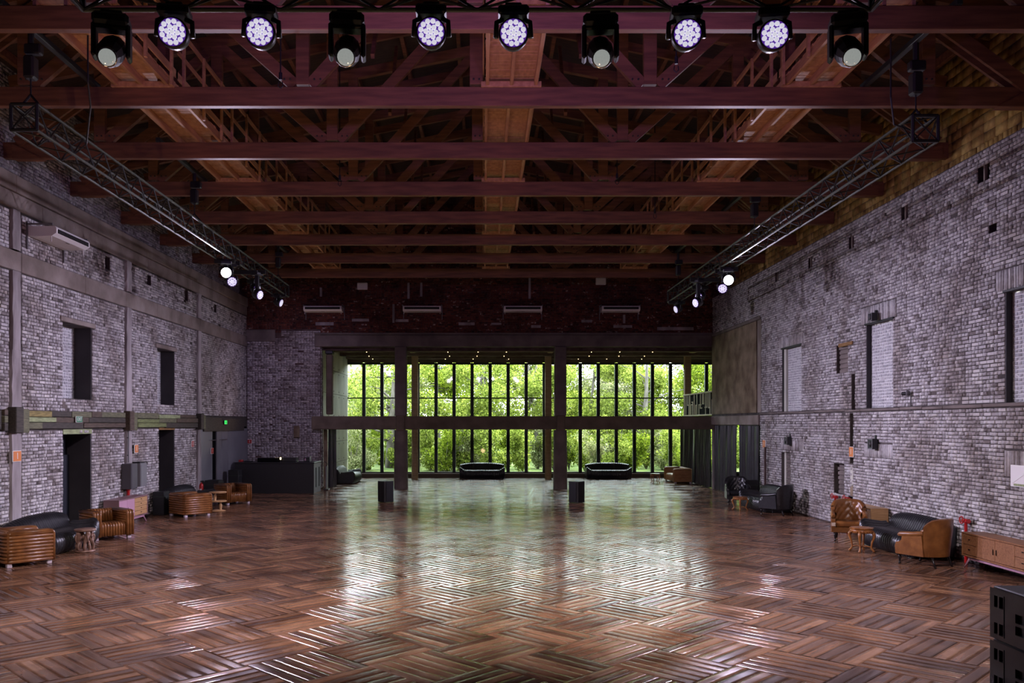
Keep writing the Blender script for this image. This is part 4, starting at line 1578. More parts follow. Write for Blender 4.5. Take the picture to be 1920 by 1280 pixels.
def tufted_chair(label, m='tan_leather', group='button-backed armchairs'):
    t = thing('tufted_armchair', label, 'armchair', (0, 0, 0), 0, group)
    R = .355
    cy = .02
    TH = math.radians(66)

    def shell(th, z, off):
        r = R + off + .10 * max(0, z - .42)
        return (math.sin(th) * r, cy + math.cos(th) * r, z)

    def ztop(th):
        return .93 - .16 * (abs(th) / TH) ** 4
    ni, nj = 26, 16
    P = []
    for i in range(ni + 1):
        th = -TH + 2 * TH * i / ni
        row = []
        for j in range(nj + 1):
            z = .40 + (ztop(th) - .40) * j / nj
            u, v = (i / ni - .5) * 10, (z - .42) / .085
            tf = abs(math.sin(PI * (u + v) / 2) * math.sin(PI * (u - v) / 2)) ** .55
            fade = min(1, j / 2, (nj - j) / 2)
            row.append(shell(th, z, -.045 - .03 * tf * fade))
        row.append(shell(th, ztop(th) + .028, .0))
        row.append(shell(th, ztop(th) + .01, .045))
        P.append(row)
    MB().grid(P).build('tufted_back', m, t, True)
    P = []
    for i in range(ni + 1):
        th = -TH + 2 * TH * i / ni
        P.append([shell(th, ztop(th) + .01, .045), shell(th, ztop(th) - .2, .055), shell(th, .5, .05), shell(th, .21, .03)])
    ob = MB().grid(P)
    for s_ in (0, ni):
        th = -TH + 2 * TH * s_ / ni
        ob.add([shell(th, .21, .03), shell(th, .5, .05), shell(th, ztop(th), .045), shell(th, ztop(th), -.05), shell(th, .21, -.05)], [(0, 1, 2, 3, 4)])
    ob.build('outer_back', m, t, True)
    for s_ in (-1, 1):
        poly = [(-.40, .21), (-.415, .36), (-.39, .44), (-.31, .465), (-.27, .50), (-.26, .58), (.16, .61), (.2, .21)]
        MB().prism(poly, s_ * .31, s_ * .40, 'x').build('side_panel', m, t)
        e = shell(s_ * TH, .60, -.0)
        sharp_smooth(MB().tube([(s_ * .355, -.36, .585), (s_ * .36, -.30, .605), (s_ * .365, -.05, .625), (e[0], e[1], .66)], .05, 10, rs=[.035, .055, .055, .05]).build('arm_pad', m, t))
    sharp_smooth(MB().bbox((0, -.08, .40), (.62, .60, .14), .04).build('seat_cushion', m, t), 60)
    MB().bbox((0, -.06, .265), (.66, .66, .13), .02).build('seat_rail', m, t)
    fl_ = MB().lathe([(.022, 0), (.024, .03), (.014, .045), (.018, .07), (.03, .13), (.034, .16), (.02, .175), (.032, .19), (.034, .22)], 12).mesh('front_leg', 'ebony', True)
    for s_ in (-1, 1):
        put('front_leg', fl_, t, (s_ * .32, -.36, 0))
        MB().tube([(s_ * .26, .36, 0), (s_ * .25, .32, .1), (s_ * .24, .27, .22)], .022, 8).build('rear_leg', 'ebony', t, True)
    return t


def carved_table(label, rt=.255, H=.53, nl=4):
    t = thing('carved_table', label, 'side table', (0, 0, 0), 0, 'carved side tables')
    MB().lathe([(rt * .96, H - .032), (rt, H - .022), (rt, H - .008), (rt * .97, H)], 8, ph=PI / 8).build('table_top', 'carved_wood', t)
    ap = MB()
    prof = [(rt * .80, H - .12), (rt * .9, H - .10), (rt * .94, H - .06), (rt * .86, H - .032)]
    ap.lathe(prof, 24)
    for k in range(24):
        a = 2 * PI * k / 24
        ap.lathe([(.004, -.02), (.018, -.008), (.018, .008), (.004, .02)], 6, (math.cos(a) * rt * .93, math.sin(a) * rt * .93, H - .085 - .012 * (k % 2)))
    ap.build('apron', 'carved_wood', t, True)
    lg = MB().tube([(rt * .78, 0, H - .08), (rt * .98, 0, H - .14), (rt * .98, 0, H - .2), (rt * .82, 0, H * .4), (rt * .76, 0, H * .2), (rt * .86, 0, .05), (rt * .98, 0, .022)], .02, 8, rs=[.034, .036, .03, .021, .018, .021, .024])
    lg.lathe([(.012, 0), (.03, .012), (.026, .035), (.008, .045)], 8, (rt * .96, 0, 0))
    lm = lg.mesh('leg', 'carved_wood', True)
    st = MB()
    for k in range(nl):
        a = 2 * PI * k / nl + PI / 4
        put('leg', lm, t, (0, 0, 0), (0, 0, a))
        st.tube([(math.cos(a) * rt * .76, math.sin(a) * rt * .76, .105), (math.cos(a) * rt * .4, math.sin(a) * rt * .4, .125), (0, 0, .115)], .014, 6)
    st.lathe([(.03, .1), (.045, .115), (.03, .13)], 10)
    st.build('stretcher', 'carved_wood', t, True)
    return t


def sideboard(label, L, D, H, body, layout, leg_h=.2, leg_m='walnut'):
    """layout: list of (width fraction, kind, material); front at -Y, x along the length"""
    t = thing('sideboard', label, 'sideboard', (0, 0, 0), 0, 'sideboards')
    th = .03
    z0, z1 = leg_h, H
    MB().bbox((0, 0, z1 - th / 2), (L, D, th), .006).build('top_panel', body, t)
    MB().bbox((0, 0, z0 + th / 2), (L, D, th), .006).build('bottom_panel', body, t)
    for s_ in (-1, 1):
        MB().bbox((s_ * (L / 2 - th / 2), 0, (z0 + z1) / 2), (th, D, z1 - z0 - 2 * th), .004).build('side_panel', body, t)
    MB().span(-L / 2 + th, L / 2 - th, -D / 2 + .05, D / 2 - .01, z0 + th, z1 - th).build('carcass', body, t)
    x = -L / 2 + th
    W_ = L - 2 * th
    zi0, zi1 = z0 + th + .006, z1 - th - .006
    for fr_, kind, m_ in layout:
        w = W_ * fr_
        if kind.startswith('door'):
            dr = MB().bbox((x + w / 2, -D / 2 + .025, (zi0 + zi1) / 2), (w - .008, .03, zi1 - zi0), .004).build('door', m_, t)
            hx = x + (w - .05 if kind == 'doorL' else .05)
            MB().bbox((hx, -D / 2 + .003, (zi0 + zi1) / 2 - .02), (.014, .016, .10), .003).build('handle', 'ebony', dr)
            if kind == 'doorC':
                for k in range(9):
                    MB().bbox((x + .04 + k * (w - .08) / 8, -D / 2 + .006, (zi0 + zi1) / 2), (.006, .008, zi1 - zi0 - .06), .001).build('cane_strip', 'oak', dr)
        else:
            n = int(kind[-1])
            hh = (zi1 - zi0) / n
            for k in range(n):
                dr = MB().bbox((x + w / 2, -D / 2 + .025, zi0 + (k + .5) * hh), (w - .008, .03, hh - .008), .004).build('drawer', m_, t)
                MB().bbox((x + w / 2, -D / 2 + .003, zi0 + (k + .5) * hh + .01), (.05, .016, .018), .003).build('handle', 'ebony', dr)
        x += w
    for sx in (-1, 1):
        for sy in (-1, 1):
            MB().tube([(sx * (L / 2 - .05), sy * (D / 2 - .03), 0), (sx * (L / 2 - .2), sy * (D / 2 - .07), z0 + .01)], .02, 8, rs=[.013, .024]).build('leg', leg_m, t, True)
    MB().bbox((0, -D / 2 + .06, z0 - .03), (L - .3, .03, .05), .004).build('apron', leg_m, t)
    return t


def face(dx, dy):
    """rotation so that the thing's front (-Y) points along (dx, dy)"""
    return math.atan2(dx, -dy)


# ---- left side
c0 = channel_chair('ribbed tan leather armchair cut by the left picture edge, its outside towards us')
c0.location = (-9.27, 17.12, 0)
c0.rotation_euler.z = face(.65, .76)
clone(c0, (-9.26, 20.95, 0), face(.74, -.67), 'ribbed tan leather armchair beside the dark carved stump table, open front towards us')
clone(c0, (-8.93, 26.0, 0), face(.65, .76), 'ribbed tan leather armchair between pink sideboard and two-tier table, its outside towards us')
clone(c0, (-8.8, 29.95, 0), face(.74, -.67), 'ribbed tan leather armchair behind the two-tier table, open front towards us')
s0 = channel_sofa('black ribbed leather sofa against the left wall behind the stump table')
s0.location = (-9.5, 18.95, 0)
s0.rotation_euler.z = face(1, -.02)
clone(s0, (-9.54, 27.9, 0), face(1, -.02), 'black ribbed leather sofa against the left wall behind the two-tier table')
t = thing('stump_table', 'dark carved stump side table with animal figures as legs', 'side table', (-8.72, 18.7, 0), .3)
MB().lathe([(.2, .45), (.215, .46), (.22, .49), (.2, .505)], 18, sx=1.02, sy=.95).build('table_top', 'stump_wood', t, True)
MB().lathe([(.2, 0), (.215, .01), (.21, .035), (.18, .045)], 18).build('base', 'stump_wood', t, True)
for k in range(4):
    a = k * PI / 2 + .4
    b = MB()
    ca, sa = math.cos(a), math.sin(a)
    Q = lambda r, s_, z: (ca * r - sa * s_, sa * r + ca * s_, z)
    b.tube([Q(.15, -.05, .04), Q(.165, -.055, .14), Q(.13, -.03, .24), Q(.12, 0, .32), Q(.14, .03, .40), Q(.15, .02, .46)], .03, 8, rs=[.028, .026, .04, .055, .05, .04])
    b.tube([Q(.14, .06, .04), Q(.16, .055, .13), Q(.13, .03, .24)], .026, 8, rs=[.026, .024, .035])
    b.tube([Q(.15, .0, .38), Q(.19, .0, .33), Q(.19, .01, .25), Q(.17, .02, .2)], .02, 8, rs=[.035, .026, .016, .012])
    b.tube([Q(.13, -.05, .38), Q(.12, -.08, .34), Q(.12, -.07, .29)], .02, 7, rs=[.02, .03, .012])
    b.build('carved_figure', 'stump_wood', t, True)
t = thing('tiered_table', 'pale two-tier round wooden side table', 'side table', (-8.5, 27.35, 0), 0)
sharp_smooth(MB().lathe([(.26, .585), (.275, .595), (.275, .615), (.26, .625)], 24).build('table_top', 'pale_wood', t))
sharp_smooth(MB().lathe([(.26, .30), (.275, .31), (.275, .33), (.26, .34)], 24).build('shelf', 'pale_wood', t))
sharp_smooth(MB().lathe([(.24, 0), (.25, .012), (.2, .03), (.1, .05)], 24).build('base', 'pale_wood', t))
for x, z0, z1 in ((.09, .04, .31), (-.09, .33, .59)):
    sharp_smooth(MB().lathe([(.06, 0), (.035, .03), (.05, .09), (.055, .14), (.032, .2), (.05, z1 - z0)], 12, (x, 0, z0)).build('stem', 'pale_wood', t), 60)
sb = sideboard('sideboard with pink doors and oak drawers against the left wall', 1.95, .42, .76, 'mauve_lacquer', [(.02, 'door1', 'mauve_lacquer')][:0] + [(.27, 'doorL', 'pink_lacquer'), (.27, 'doorR', 'pink_lacquer'), (.46, 'drawer4', 'oak')], .2, 'pink_lacquer')
sb.location = (-9.88, 23.65, 0)
sb.rotation_euler.z = face(1, 0)

# ---- right side
k0 = tufted_chair('tan button-backed leather armchair facing us beside the carved table')
k0.location = (8.84, 20.62, 0)
k0.rotation_euler.z = face(-.35, -.94)
clone(k0, (8.8, 16.92, 0), face(-.47, .88), 'tan leather armchair seen from behind next to the walnut sideboard')
kb = tufted_chair('black button-backed leather armchair facing us before the curtains', 'black_leather')
kb.location = (8.87, 29.78, 0)
kb.rotation_euler.z = face(-.15, -.98)
clone(kb, (9.05, 26.2, 0), face(-.64, .77), 'black leather armchair seen from behind against the right wall')
clone(s0, (9.26, 18.8, 0), face(-1, -.02), 'black ribbed leather sofa against the right wall between two tan armchairs')
clone(s0, (9.2, 27.95, 0), face(-1, -.02), 'black ribbed leather sofa against the right wall between two black armchairs')
ct = carved_table('carved wooden side table in front of the tan button-backed armchair')
ct.location = (8.3, 18.7, 0)
ct.rotation_euler.z = .2
clone(ct, (8.36, 27.75, 0), .5, 'carved wooden side table in front of the black button-backed armchair').scale = (.95, .95, .8)
clone(ct, (8.12, 40.2, 0), .1, 'carved wooden side table beside the tan loveseat in the glazed annex').scale = (.92, .92, .85)
sr = sideboard('walnut sideboard with doors and drawers at the right picture edge', 2.15, .44, .69, 'walnut', [(.22, 'drawer2', 'walnut'), (.28, 'doorL', 'walnut'), (.28, 'doorR', 'walnut'), (.22, 'drawer2', 'walnut')], .23, 'pink_lacquer')
sr.location = (9.58, 15.62, 0)
sr.rotation_euler.z = face(-1, 0)
sc_ = sideboard('wooden sideboard with cane door behind the tan button-backed armchair', 2.1, .42, .75, 'oak', [(.25, 'doorC', 'cane'), (.25, 'doorR', 'oak'), (.25, 'doorL', 'oak'), (.25, 'doorC', 'cane')], .18, 'oak')
sc_.location = (9.58, 21.65, 0)
sc_.rotation_euler.z = face(-1, 0)

# ---- annex
clone(s0, (-.04, 43.62, 0), 0, 'black ribbed sofa under the middle of the window wall')
clone(s0, (6.40, 43.62, 0), 0, 'black ribbed sofa under the right part of the window wall')
clone(s0, (-6.42, 40.8, 0), face(1, 0), 'black ribbed sofa end-on beside the left annex curtain')
lv = channel_chair('tan leather loveseat in the annex beside the black curtains', 'tan_leather_pale', 2.2, .9, .70, .24, 'loveseat', 'loveseat', None)
lv.location = (9.35, 40.9, 0)
lv.rotation_euler.z = face(-1, 0)


# ================================================================== SPEAKERS, BAR, BOXES
def pa_top(label, loc):
    t = thing('floor_speaker', label, 'speaker', loc, 0, 'black floor speakers')
    poly = [(-.28, -.05), (-.03, -.30), (.03, -.30), (.28, -.05), (.24, .22), (-.24, .22)]
    MB().prism(poly, 0.02, .76, 'z').build('cabinet', 'black_plastic', t)
    MB().bar((-.26, -.08, .39), (-.05, -.292, .39), .012, .66).build('grille', 'black_paint', t)
    MB().bar((.26, -.08, .39), (.05, -.292, .39), .012, .66).build('grille', 'black_paint', t)
    for x in (-.2, .2):
        MB().lathe([(.02, 0), (.02, .02)], 8, (x, .1, 0)).build('foot', 'black_paint', t)
    MB().bbox((0, .0, .765), (.14, .03, .012), .003).build('handle', 'dark_steel', t)


x, y = fl(723.5, 941)
pa_top('black floor speaker standing before the left big column', (x, y, 0))
x, y = fl(1081, 942)
pa_top('black floor speaker standing before the right big column', (x, y, 0))


def sub_cab(label, z):
    t = thing('subwoofer', label, 'speaker', (5.34, 7.9, z), 0, 'stacked subwoofers')
    D_, W_, H_ = .75, 1.1, .545
    MB().bbox((D_ / 2 + .02, W_ / 2, H_ / 2), (D_ - .04, W_, H_), .012).build('cabinet', 'black_plastic', t)
    # front skin at -X with rectangular ports
    ports = []
    for zz in (.06, .34):
        ports += [(.955, 1.015, zz, zz + .12), (.86, .93, zz, zz + .12)]
    for zz in (.13, .25):
        ports += [(.50, .66, zz, zz + .09), (.12, .28, zz, zz + .09)]
    fr = Frame((0, 0, 0), (0, 1, 0), (0, 0, 1), (-1, 0, 0))
    holed(fr, .012, W_ - .012, .012, H_ - .012, [p + (.05,) for p in ports]).build('front_baffle', 'black_plastic', t)
    MB().span(.05, .06, .02, W_ - .02, .02, H_ - .02).build('port_back', 'black_void', t)
    MB().span(-.004, .006, .838, .845, .05, .48).build('vent_slit', 'black_void', t)
    MB().bbox((D_ * .6, W_ * .75, H_ + .001), (.2, .12, .006), .002).build('handle_plate', 'black_paint', t)


sub_cab('lower of two stacked black subwoofers at the right bottom corner', 0)
sub_cab('upper of two stacked black subwoofers at the right bottom corner', .55)

t = thing('bar_counter', 'long black bar counter at the far left corner', 'bar counter', (-8.36, 34.95, 0), 0)
MB().bbox((0, -.72, .6), (3.16, .04, 1.2), .006).build('front_panel', 'black_plastic', t)
MB().bbox((0, 0, 1.225), (3.2, 1.5, .05), .01).build('counter_top', 'black_plastic', t)
MB().bbox((-1.56, 0, .6), (.04, 1.44, 1.2), .006).build('end_panel', 'black_plastic', t)
ep = MB().bbox((1.56, 0, .6), (.04, 1.44, 1.2), .006).build('end_panel', 'grey_box', t)
for y in (-.3, .35):
    MB().bbox((1.582, y, .62), (.01, .14, .8), .003).build('slot', 'black_void', ep)
MB().span(-1.5, 1.5, -.6, .6, .02, .5).build('under_shelf', 'black_paint', t)
zt = 1.252


def on_bar(px, w, d, h, name, label, cat, m, y=34.6, extra=None):
    x = (px - VX) / F * y
    t = thing(name, label, cat, (x, y, zt), 0)
    MB().bbox((0, 0, h / 2), (w, d, h), .008).build('body', m, t)
    if extra:
        extra(t)
    return t


on_bar(506, .94, .3, .16, 'storage_tray', 'long low black tray on the bar counter', 'tray', 'black_void', extra=lambda t: MB().bbox((0, 0, .165), (.9, .26, .012), .003).build('lid', 'black_paint', t))
on_bar(544, .58, .35, .18, 'display_case', 'flat dark case on the bar counter right of the long tray', 'case', 'black_plastic', extra=lambda t: MB().bbox((0, -.18, .09), (.5, .01, .12), .003).build('panel', 'black_paint', t))
on_bar(576, .24, .26, .19, 'drinks_machine', 'small black machine at the right end of the bar counter', 'machine', 'black_plastic',
       extra=lambda t: (MB().bbox((-.05, -.135, .1), (.05, .012, .1), .003).build('display', 'pink_lacquer', t), MB().bbox((.13, 0, .115), (.02, .24, .22), .004).build('side_plate', 'grey_box', t)))
on_bar(452, .16, .16, .07, 'red_bowl', 'small red bowl at the left end of the bar counter', 'bowl', 'red_sign', extra=lambda t: MB().lathe([(.05, 0), (.09, .05), (.1, .085), (.09, .085)], 12).build('rim', 'red_sign', t, True))
on_bar(466, .3, .22, .04, 'laptop', 'closed dark laptop beside the red bowl on the bar', 'laptop', 'black_plastic', extra=lambda t: MB().bbox((0, 0, .045), (.29, .21, .008), .002).build('lid', 'grey_box_dark', t))
t = on_bar(526, .05, .05, .10, 'small_lamp', 'tiny warm lamp glowing on the bar counter', 'lamp', 'black_paint', y=34.4, extra=lambda t: MB().lathe([(.02, .1), (.03, .12), (.03, .17), (.015, .19)], 10).build('bulb', 'warm_bulb', t, True))


def black_case(label, loc, size, rz=0):
    t = thing('flight_case', label, 'case', loc, rz, 'black cases')
    w, d, h = size
    MB().bbox((0, 0, h / 2), (w, d, h), .012).build('body', 'black_plastic', t)
    MB().bbox((0, 0, h * .78), (w + .008, d + .008, .02), .003).build('lid_seam', 'dark_steel', t)
    for s_ in (-1, 1):
        MB().bbox((s_ * w * .3, -d / 2 - .004, h * .74), (.05, .012, .07), .003).build('latch', 'dark_steel', t)


black_case('low black case by the grey wall panels at the left', (-9.75, 30.95, 0), (.55, .5, .76), face(1, 0))
black_case('black case standing left of the bar counter', (-9.95 + .25, 33.4, 0), (.5, .4, 1.0), face(1, 0))
black_case('black case behind the black button-backed armchair', (9.55, 30.35, 0), (.42, .4, .80), 0)
black_case('black box standing in for shadow and a dark thing at the left wall behind the ribbed armchair', (-9.92, 26.3, 0), (.45, .35, .72), face(1, 0))  # box also fills in the armchair's shadow on the wall

# dark panels under the window bar: slim black stand beside the bar
t = thing('steel_stand', 'slim steel stand between bar counter and brick pier', 'stand', (-6.62, 36.2, 0), 0)
MB().bbox((0, 0, .5), (.04, .4, 1.0), .006).build('plate', 'grey_box', t)
MB().tube([(0, -.2, 1.0), (.05, -.2, 1.12), (-.06, -.2, 1.2)], .015, 6).build('arm', 'black_paint', t)
MB().bbox((0, 0, .02), (.2, .45, .04), .006).build('foot', 'black_paint', t)


# ================================================================== WALL FITTINGS
def ac_unit(label, loc, rz):
    """ceiling-type air conditioner on wall brackets; back at local y=0, front at -Y"""
    t = thing('air_conditioner', label, 'air conditioner', loc, rz, 'air conditioners')
    L, D, H_ = 1.62, .66, .23
    prof = [(-D, .08), (-D, .19), (-D + .03, H_), (0, H_), (0, .02), (-.2, .0), (-D + .1, .015)]
    MB().prism([(p[0], p[1]) for p in prof], -L / 2, L / 2, 'x').build('body', 'white_plastic', t)
    g = MB().bbox((0, -D - .002, .13), (L - .14, .012, .095), .004).build('outlet', 'black_void', t)
    for z in (.105, .13, .155):
        MB().bbox((0, -D - .008, z), (L - .18, .012, .006), .001).build('louvre', 'grey_box_dark', g)
    MB().bbox((0, -D + .14, .008), (.14, .04, .008), .002).build('badge', 'grey_box', t)
    for s_ in (-1, 1):
        MB().bbox((s_ * (L / 2 + .02), -D * .45, H_ + .04), (.03, D * .9, .04), .004).build('bracket_arm', 'grey_box', t)
        MB().bbox((s_ * (L / 2 + .02), -.02, .02), (.03, .04, .62), .004).build('bracket_post', 'grey_box', t)
        MB().bbox((s_ * (L / 2 - .04), -D * .8, -.03), (.02, .02, .16), .003).build('drain_stub', 'white_plastic', t)


for k, (pa, pb) in enumerate(((573, 647), (757, 829), (944, 1015), (1124, 1196))):
    x, z = fw((pa + pb) / 2, 587)
    ac_unit('white air conditioner on the red brick wall, %s from the left' % NTH[k], (x, YF - .02, z), 0)
ac_unit('white air conditioner bracketed high on the left wall', (XL + .02, 19.85, 6.98), PI / 2)
for k, (px, py) in enumerate(((680, 537), (1126, 528))):
    x, z = fw(px, py)
    t = thing('emergency_light', '%s small white box light high on the red brick wall' % ('left', 'right')[k], 'wall light', (x, YF - .085, z), 0, 'white wall boxes')
    MB().bbox((0, 0, 0), (.44, .1, .3), .02).build('housing', 'white_plastic', t)
    MB().bbox((0, -.055, 0), (.38, .012, .24), .004).build('cover', 'white_print', t)


def text_mesh(s, size, m, name='lettering'):
    cu = bpy.data.curves.new(name, 'FONT')
    cu.body = s
    cu.size = size
    cu.align_x = 'CENTER'
    cu.align_y = 'CENTER'
    cu.extrude = .002
    ob = bpy.data.objects.new(name, cu)
    COL.objects.link(ob)
    dg = bpy.context.evaluated_depsgraph_get()
    me = bpy.data.meshes.new_from_object(ob.evaluated_get(dg))
    bpy.data.objects.remove(ob)
    bpy.data.curves.remove(cu)
    me.name = name
    me.materials.clear()
    me.materials.append(MATS[m])
    return me


def sign(label, loc, normal, w, h, m, txt=None, tsize=.1, frame='white_print', name='wall_sign', group=None, tm='white_print'):
    rz = face(normal[0], normal[1])
    t = thing(name, label, 'sign', loc, rz, group)
    MB().bbox((0, -.012, 0), (w, .024, h), .004).build('plate', frame, t)
    MB().bbox((0, -.026, 0), (w * .9, .008, h * .9), .001).build('face', m, t)
    if txt:
        put('lettering', text_mesh(txt, tsize, tm), t, (0, -.032, 0), (PI / 2, 0, 0))
    return t


def lsign(px, py, w, h, *a, **k):
    y, z = lw(px, py)
    return sign(a[0], (XL + k.pop('off', .1), y, z), (1, 0), w, h, *a[1:], **k)


def rsign(px, py, w, h, *a, **k):
    y, z = rw(px, py)
    return sign(a[0], (XR - k.pop('off', .07), y, z), (-1, 0), w, h, *a[1:], **k)


G1 = 'numbered fire point signs'
lsign(21.5, 855, .34, .24, 'orange sign with white 1 on the left wall nearest the camera', 'orange_sign', '1', .2, group=G1)
lsign(248, 841, .26, .24, 'orange sign with white 1 above the grey boxes on the left wall', 'orange_sign', '1', .2, group=G1)
lsign(358, 832, .26, .22, 'red sign on the left wall just before the grey panels', 'red_sign', '0', .18, group=G1, off=.04)
lsign(392.5, 845, .3, .22, 'red notice on the grey door panel at the left', 'red_sign', '1', .14, group=G1, off=.09)
x, z = fw(457, 827.5, YF - .06)
sign('red sign with white bar in the far left corner', (x + .25, YF - .03, z), (0, -1), .2, .18, 'red_sign', '1', .14, group=G1)
rsign(1602.5, 847, .26, .28, 'orange sign with white 1 beside the brick chase on the right wall', 'orange_sign', '1', .2, group=G1)
rsign(1437.5, 832, .3, .28, 'orange sign on the right wall beside the curtains', 'orange_sign', '1', .2, group=G1)
lsign(138, 786, .34, .15, 'green EXIT sign on the timber belt of the left wall', 'green_sign', 'EXIT', .12, name='exit_sign', off=.12)
t = lsign(414.5, 791.5, .34, .16, 'glowing green exit sign on the timber belt beside the bar', 'green_lit', None, name='exit_sign', off=.16, frame='black_paint')
man = MB().lathe([(.002, -.012), (.012, 0), (.002, .012)], 8, (0, 0, .05)).bar((0, 0, .035), (.01, 0, -.01), .012, .02).bar((.01, 0, -.01), (.04, 0, -.05), .01, .014).bar((.01, 0, -.01), (-.03, 0, -.045), .01, .014).bar((0, 0, .03), (.04, 0, .01), .01, .012).bar((0, 0, .03), (-.035, 0, .02), .01, .012)
put('pictogram', man.mesh('pictogram', 'black_paint'), t, (0, -.034, 0))
t = rsign(1924, 893, .62, .40, 'pale greenish notice board at the right picture edge on the wall', 'white_plastic', None, name='notice_board')
MB().bar((-.25, -.034, -.12), (.25, -.034, .14), .004, .05).build('printed_stripe', 'white_print', t)
MB().bbox((0, -.034, -.16), (.4, .004, .04), .001).build('printed_line', 'beam_plank_5', t)

# speakers / boxes on the left wall
y0, y1 = lw(225, 0)[0], lw(239, 0)[0]
t = thing('wall_box', 'tall dark grey metal box on the left wall above the sideboard, nearer one', 'electrical box', (XL + .02, (y0 + y1) / 2, .95), 0, 'grey wall boxes')
MB().bbox((.14, 0, .36), (.28, .42, .72), .01).build('body', 'grey_box_dark', t)
MB().bbox((.285, 0, .36), (.012, .38, .68), .004).build('door', 'grey_box_dark', t)
t = thing('wall_box', 'tall light grey metal box on the left wall above the sideboard, farther one', 'electrical box', (XL + .02, 24.98, .97), 0, 'grey wall boxes')
MB().bbox((.13, 0, .34), (.24, .46, .68), .01).build('body', 'grey_box', t)
MB().bbox((.255, 0, .34), (.012, .42, .64), .004).build('door', 'grey_box', t)
MB().bbox((.1, 0, .71), (.3, .55, .02), .004).build('canopy', 'black_paint', t)
t = thing('red_pipe', 'short red standpipe below the grey boxes behind the pink sideboard', 'pipe', (XL + .14, 24.2, 0), 0, 'red fire pipes')
sharp_smooth(MB().tube([(0, 0, .77), (0, 0, .95)], .045, 10).build('pipe', 'red_paint', t))
sharp_smooth(MB().lathe([(.06, .9), (.06, .95)], 10).build('flange', 'red_paint', t))
t = thing('cable_conduit', 'thin grey conduit running down the left wall to the grey boxes', 'conduit', (XL + .03, 24.3, 0), 0)
MB().tube([(.08, 0, 1.7), (.08, 0, 2.66)], .018, 6).build('tube', 'grey_box', t)
for z in (1.9, 2.4):
    MB().bbox((.05, 0, z), (.08, .06, .03), .004).build('clip', 'grey_box_dark', t)


def extinguisher(label, loc):
    t = thing('fire_extinguisher', label, 'fire extinguisher', loc, 0, 'fire extinguishers')
    sharp_smooth(MB().lathe([(.07, 0), (.075, .02), (.075, .38), (.06, .44), (.025, .47), (.025, .5)], 14).build('cylinder', 'red_paint', t), 60)
    MB().bbox((.02, 0, .53), (.12, .025, .03), .005).bar((-.02, 0, .54), (.09, 0, .575), .02, .012).build('valve', 'black_paint', t)
    MB().tube([(.03, 0, .52), (.1, 0, .46), (.1, 0, .25), (.09, 0, .15)], .013, 6).build('hose', 'black_paint', t)
    MB().bbox((0, -.076, .22), (.07, .006, .12), .001).build('label_plate', 'white_print', t)


x, y = 9.62, 29.3
extinguisher('red fire extinguisher on the floor beside the black armchair at the right', (x, y, 0))
MB_ = thing('extinguisher_stand', 'dark narrow post behind the right fire extinguisher', 'post', (9.74, 29.45, 0), 0)
MB().bbox((0, 0, 1.0), (.06, .08, 2.0), .006).build('post', 'mortar_red', MB_)
MB().bbox((0, 0, .02), (.12, .14, .04), .006).build('foot', 'mortar_red', MB_)
extinguisher('red fire extinguisher by the left wall near the grey panels', (-9.85, 29.85, .25))
t = thing('extinguisher_box', 'low dark stand carrying the left fire extinguisher', 'stand', (-9.85, 29.85, 0), 0)
MB().bbox((0, 0, .225), (.2, .2, .05), .005).build('shelf', 'black_paint', t)
for sx in (-.08, .08):
    for sy in (-.08, .08):
        MB().tube([(sx, sy, 0), (sx, sy, .21)], .012, 6).build('leg', 'black_paint', t)


def hydrant(label, px, py, top):
    y, z = rw(px, py)
    t = thing('fire_valve', label, 'valve', (XR - .16, y, 0), 0, 'red fire valves')
    sharp_smooth(MB().tube([(0, 0, 0), (0, 0, top)], .03, 10).build('pipe', 'red_paint', t))
    sharp_smooth(MB().tube([(0, -.1, top), (0, .1, top)], .045, 10).build('valve_body', 'red_paint', t))
    w = MB()
    ring = [(-.09, .07 * math.cos(a), top + .02 + .07 * math.sin(a)) for a in [2 * PI * k / 12 for k in range(13)]]
    w.tube(ring, .012, 6)
    w.tube([(0, 0, top), (-.09, 0, top + .02)], .012, 6)
    w.build('hand_wheel', 'red_paint', t)


hydrant('red fire valve left of the cane sideboard on the right wall', 1577, 943, .78)
hydrant('red fire valve right above the cane sideboard on the right wall', 1600, 943, .80)
hydrant('red fire valve above the walnut sideboard on the right wall', 1826, 993, .84)


def wall_speaker(label, px, py, s=.26):
    y, z = rw(px, py)
    t = thing('wall_speaker', label, 'wall speaker', (XR - .05, y, z), 0, 'small wall speakers')
    MB().bbox((-.10, 0, 0), (.14, s, s), .012).build('cabinet', 'black_plastic', t)
    b = MB()
    for q in (-1, 1):
        b.bbox((-.175, q * s * .46, 0), (.012, .02, s), .003)
        b.bbox((-.175, 0, q * s * .46), (.012, s, .02), .003)
    b.build('frame', 'grey_box', t)
    put('cone', MB().lathe([(.08, 0), (.04, -.02), (.02, -.012), (.004, -.008)], 14).mesh('cone', 'grey_box_dark', True), t, (-.172, 0, 0), (0, -PI / 2, 0))
    MB().bbox((-.02, 0, s * .6), (.06, .06, s * .5), .006).build('bracket', 'black_paint', t)


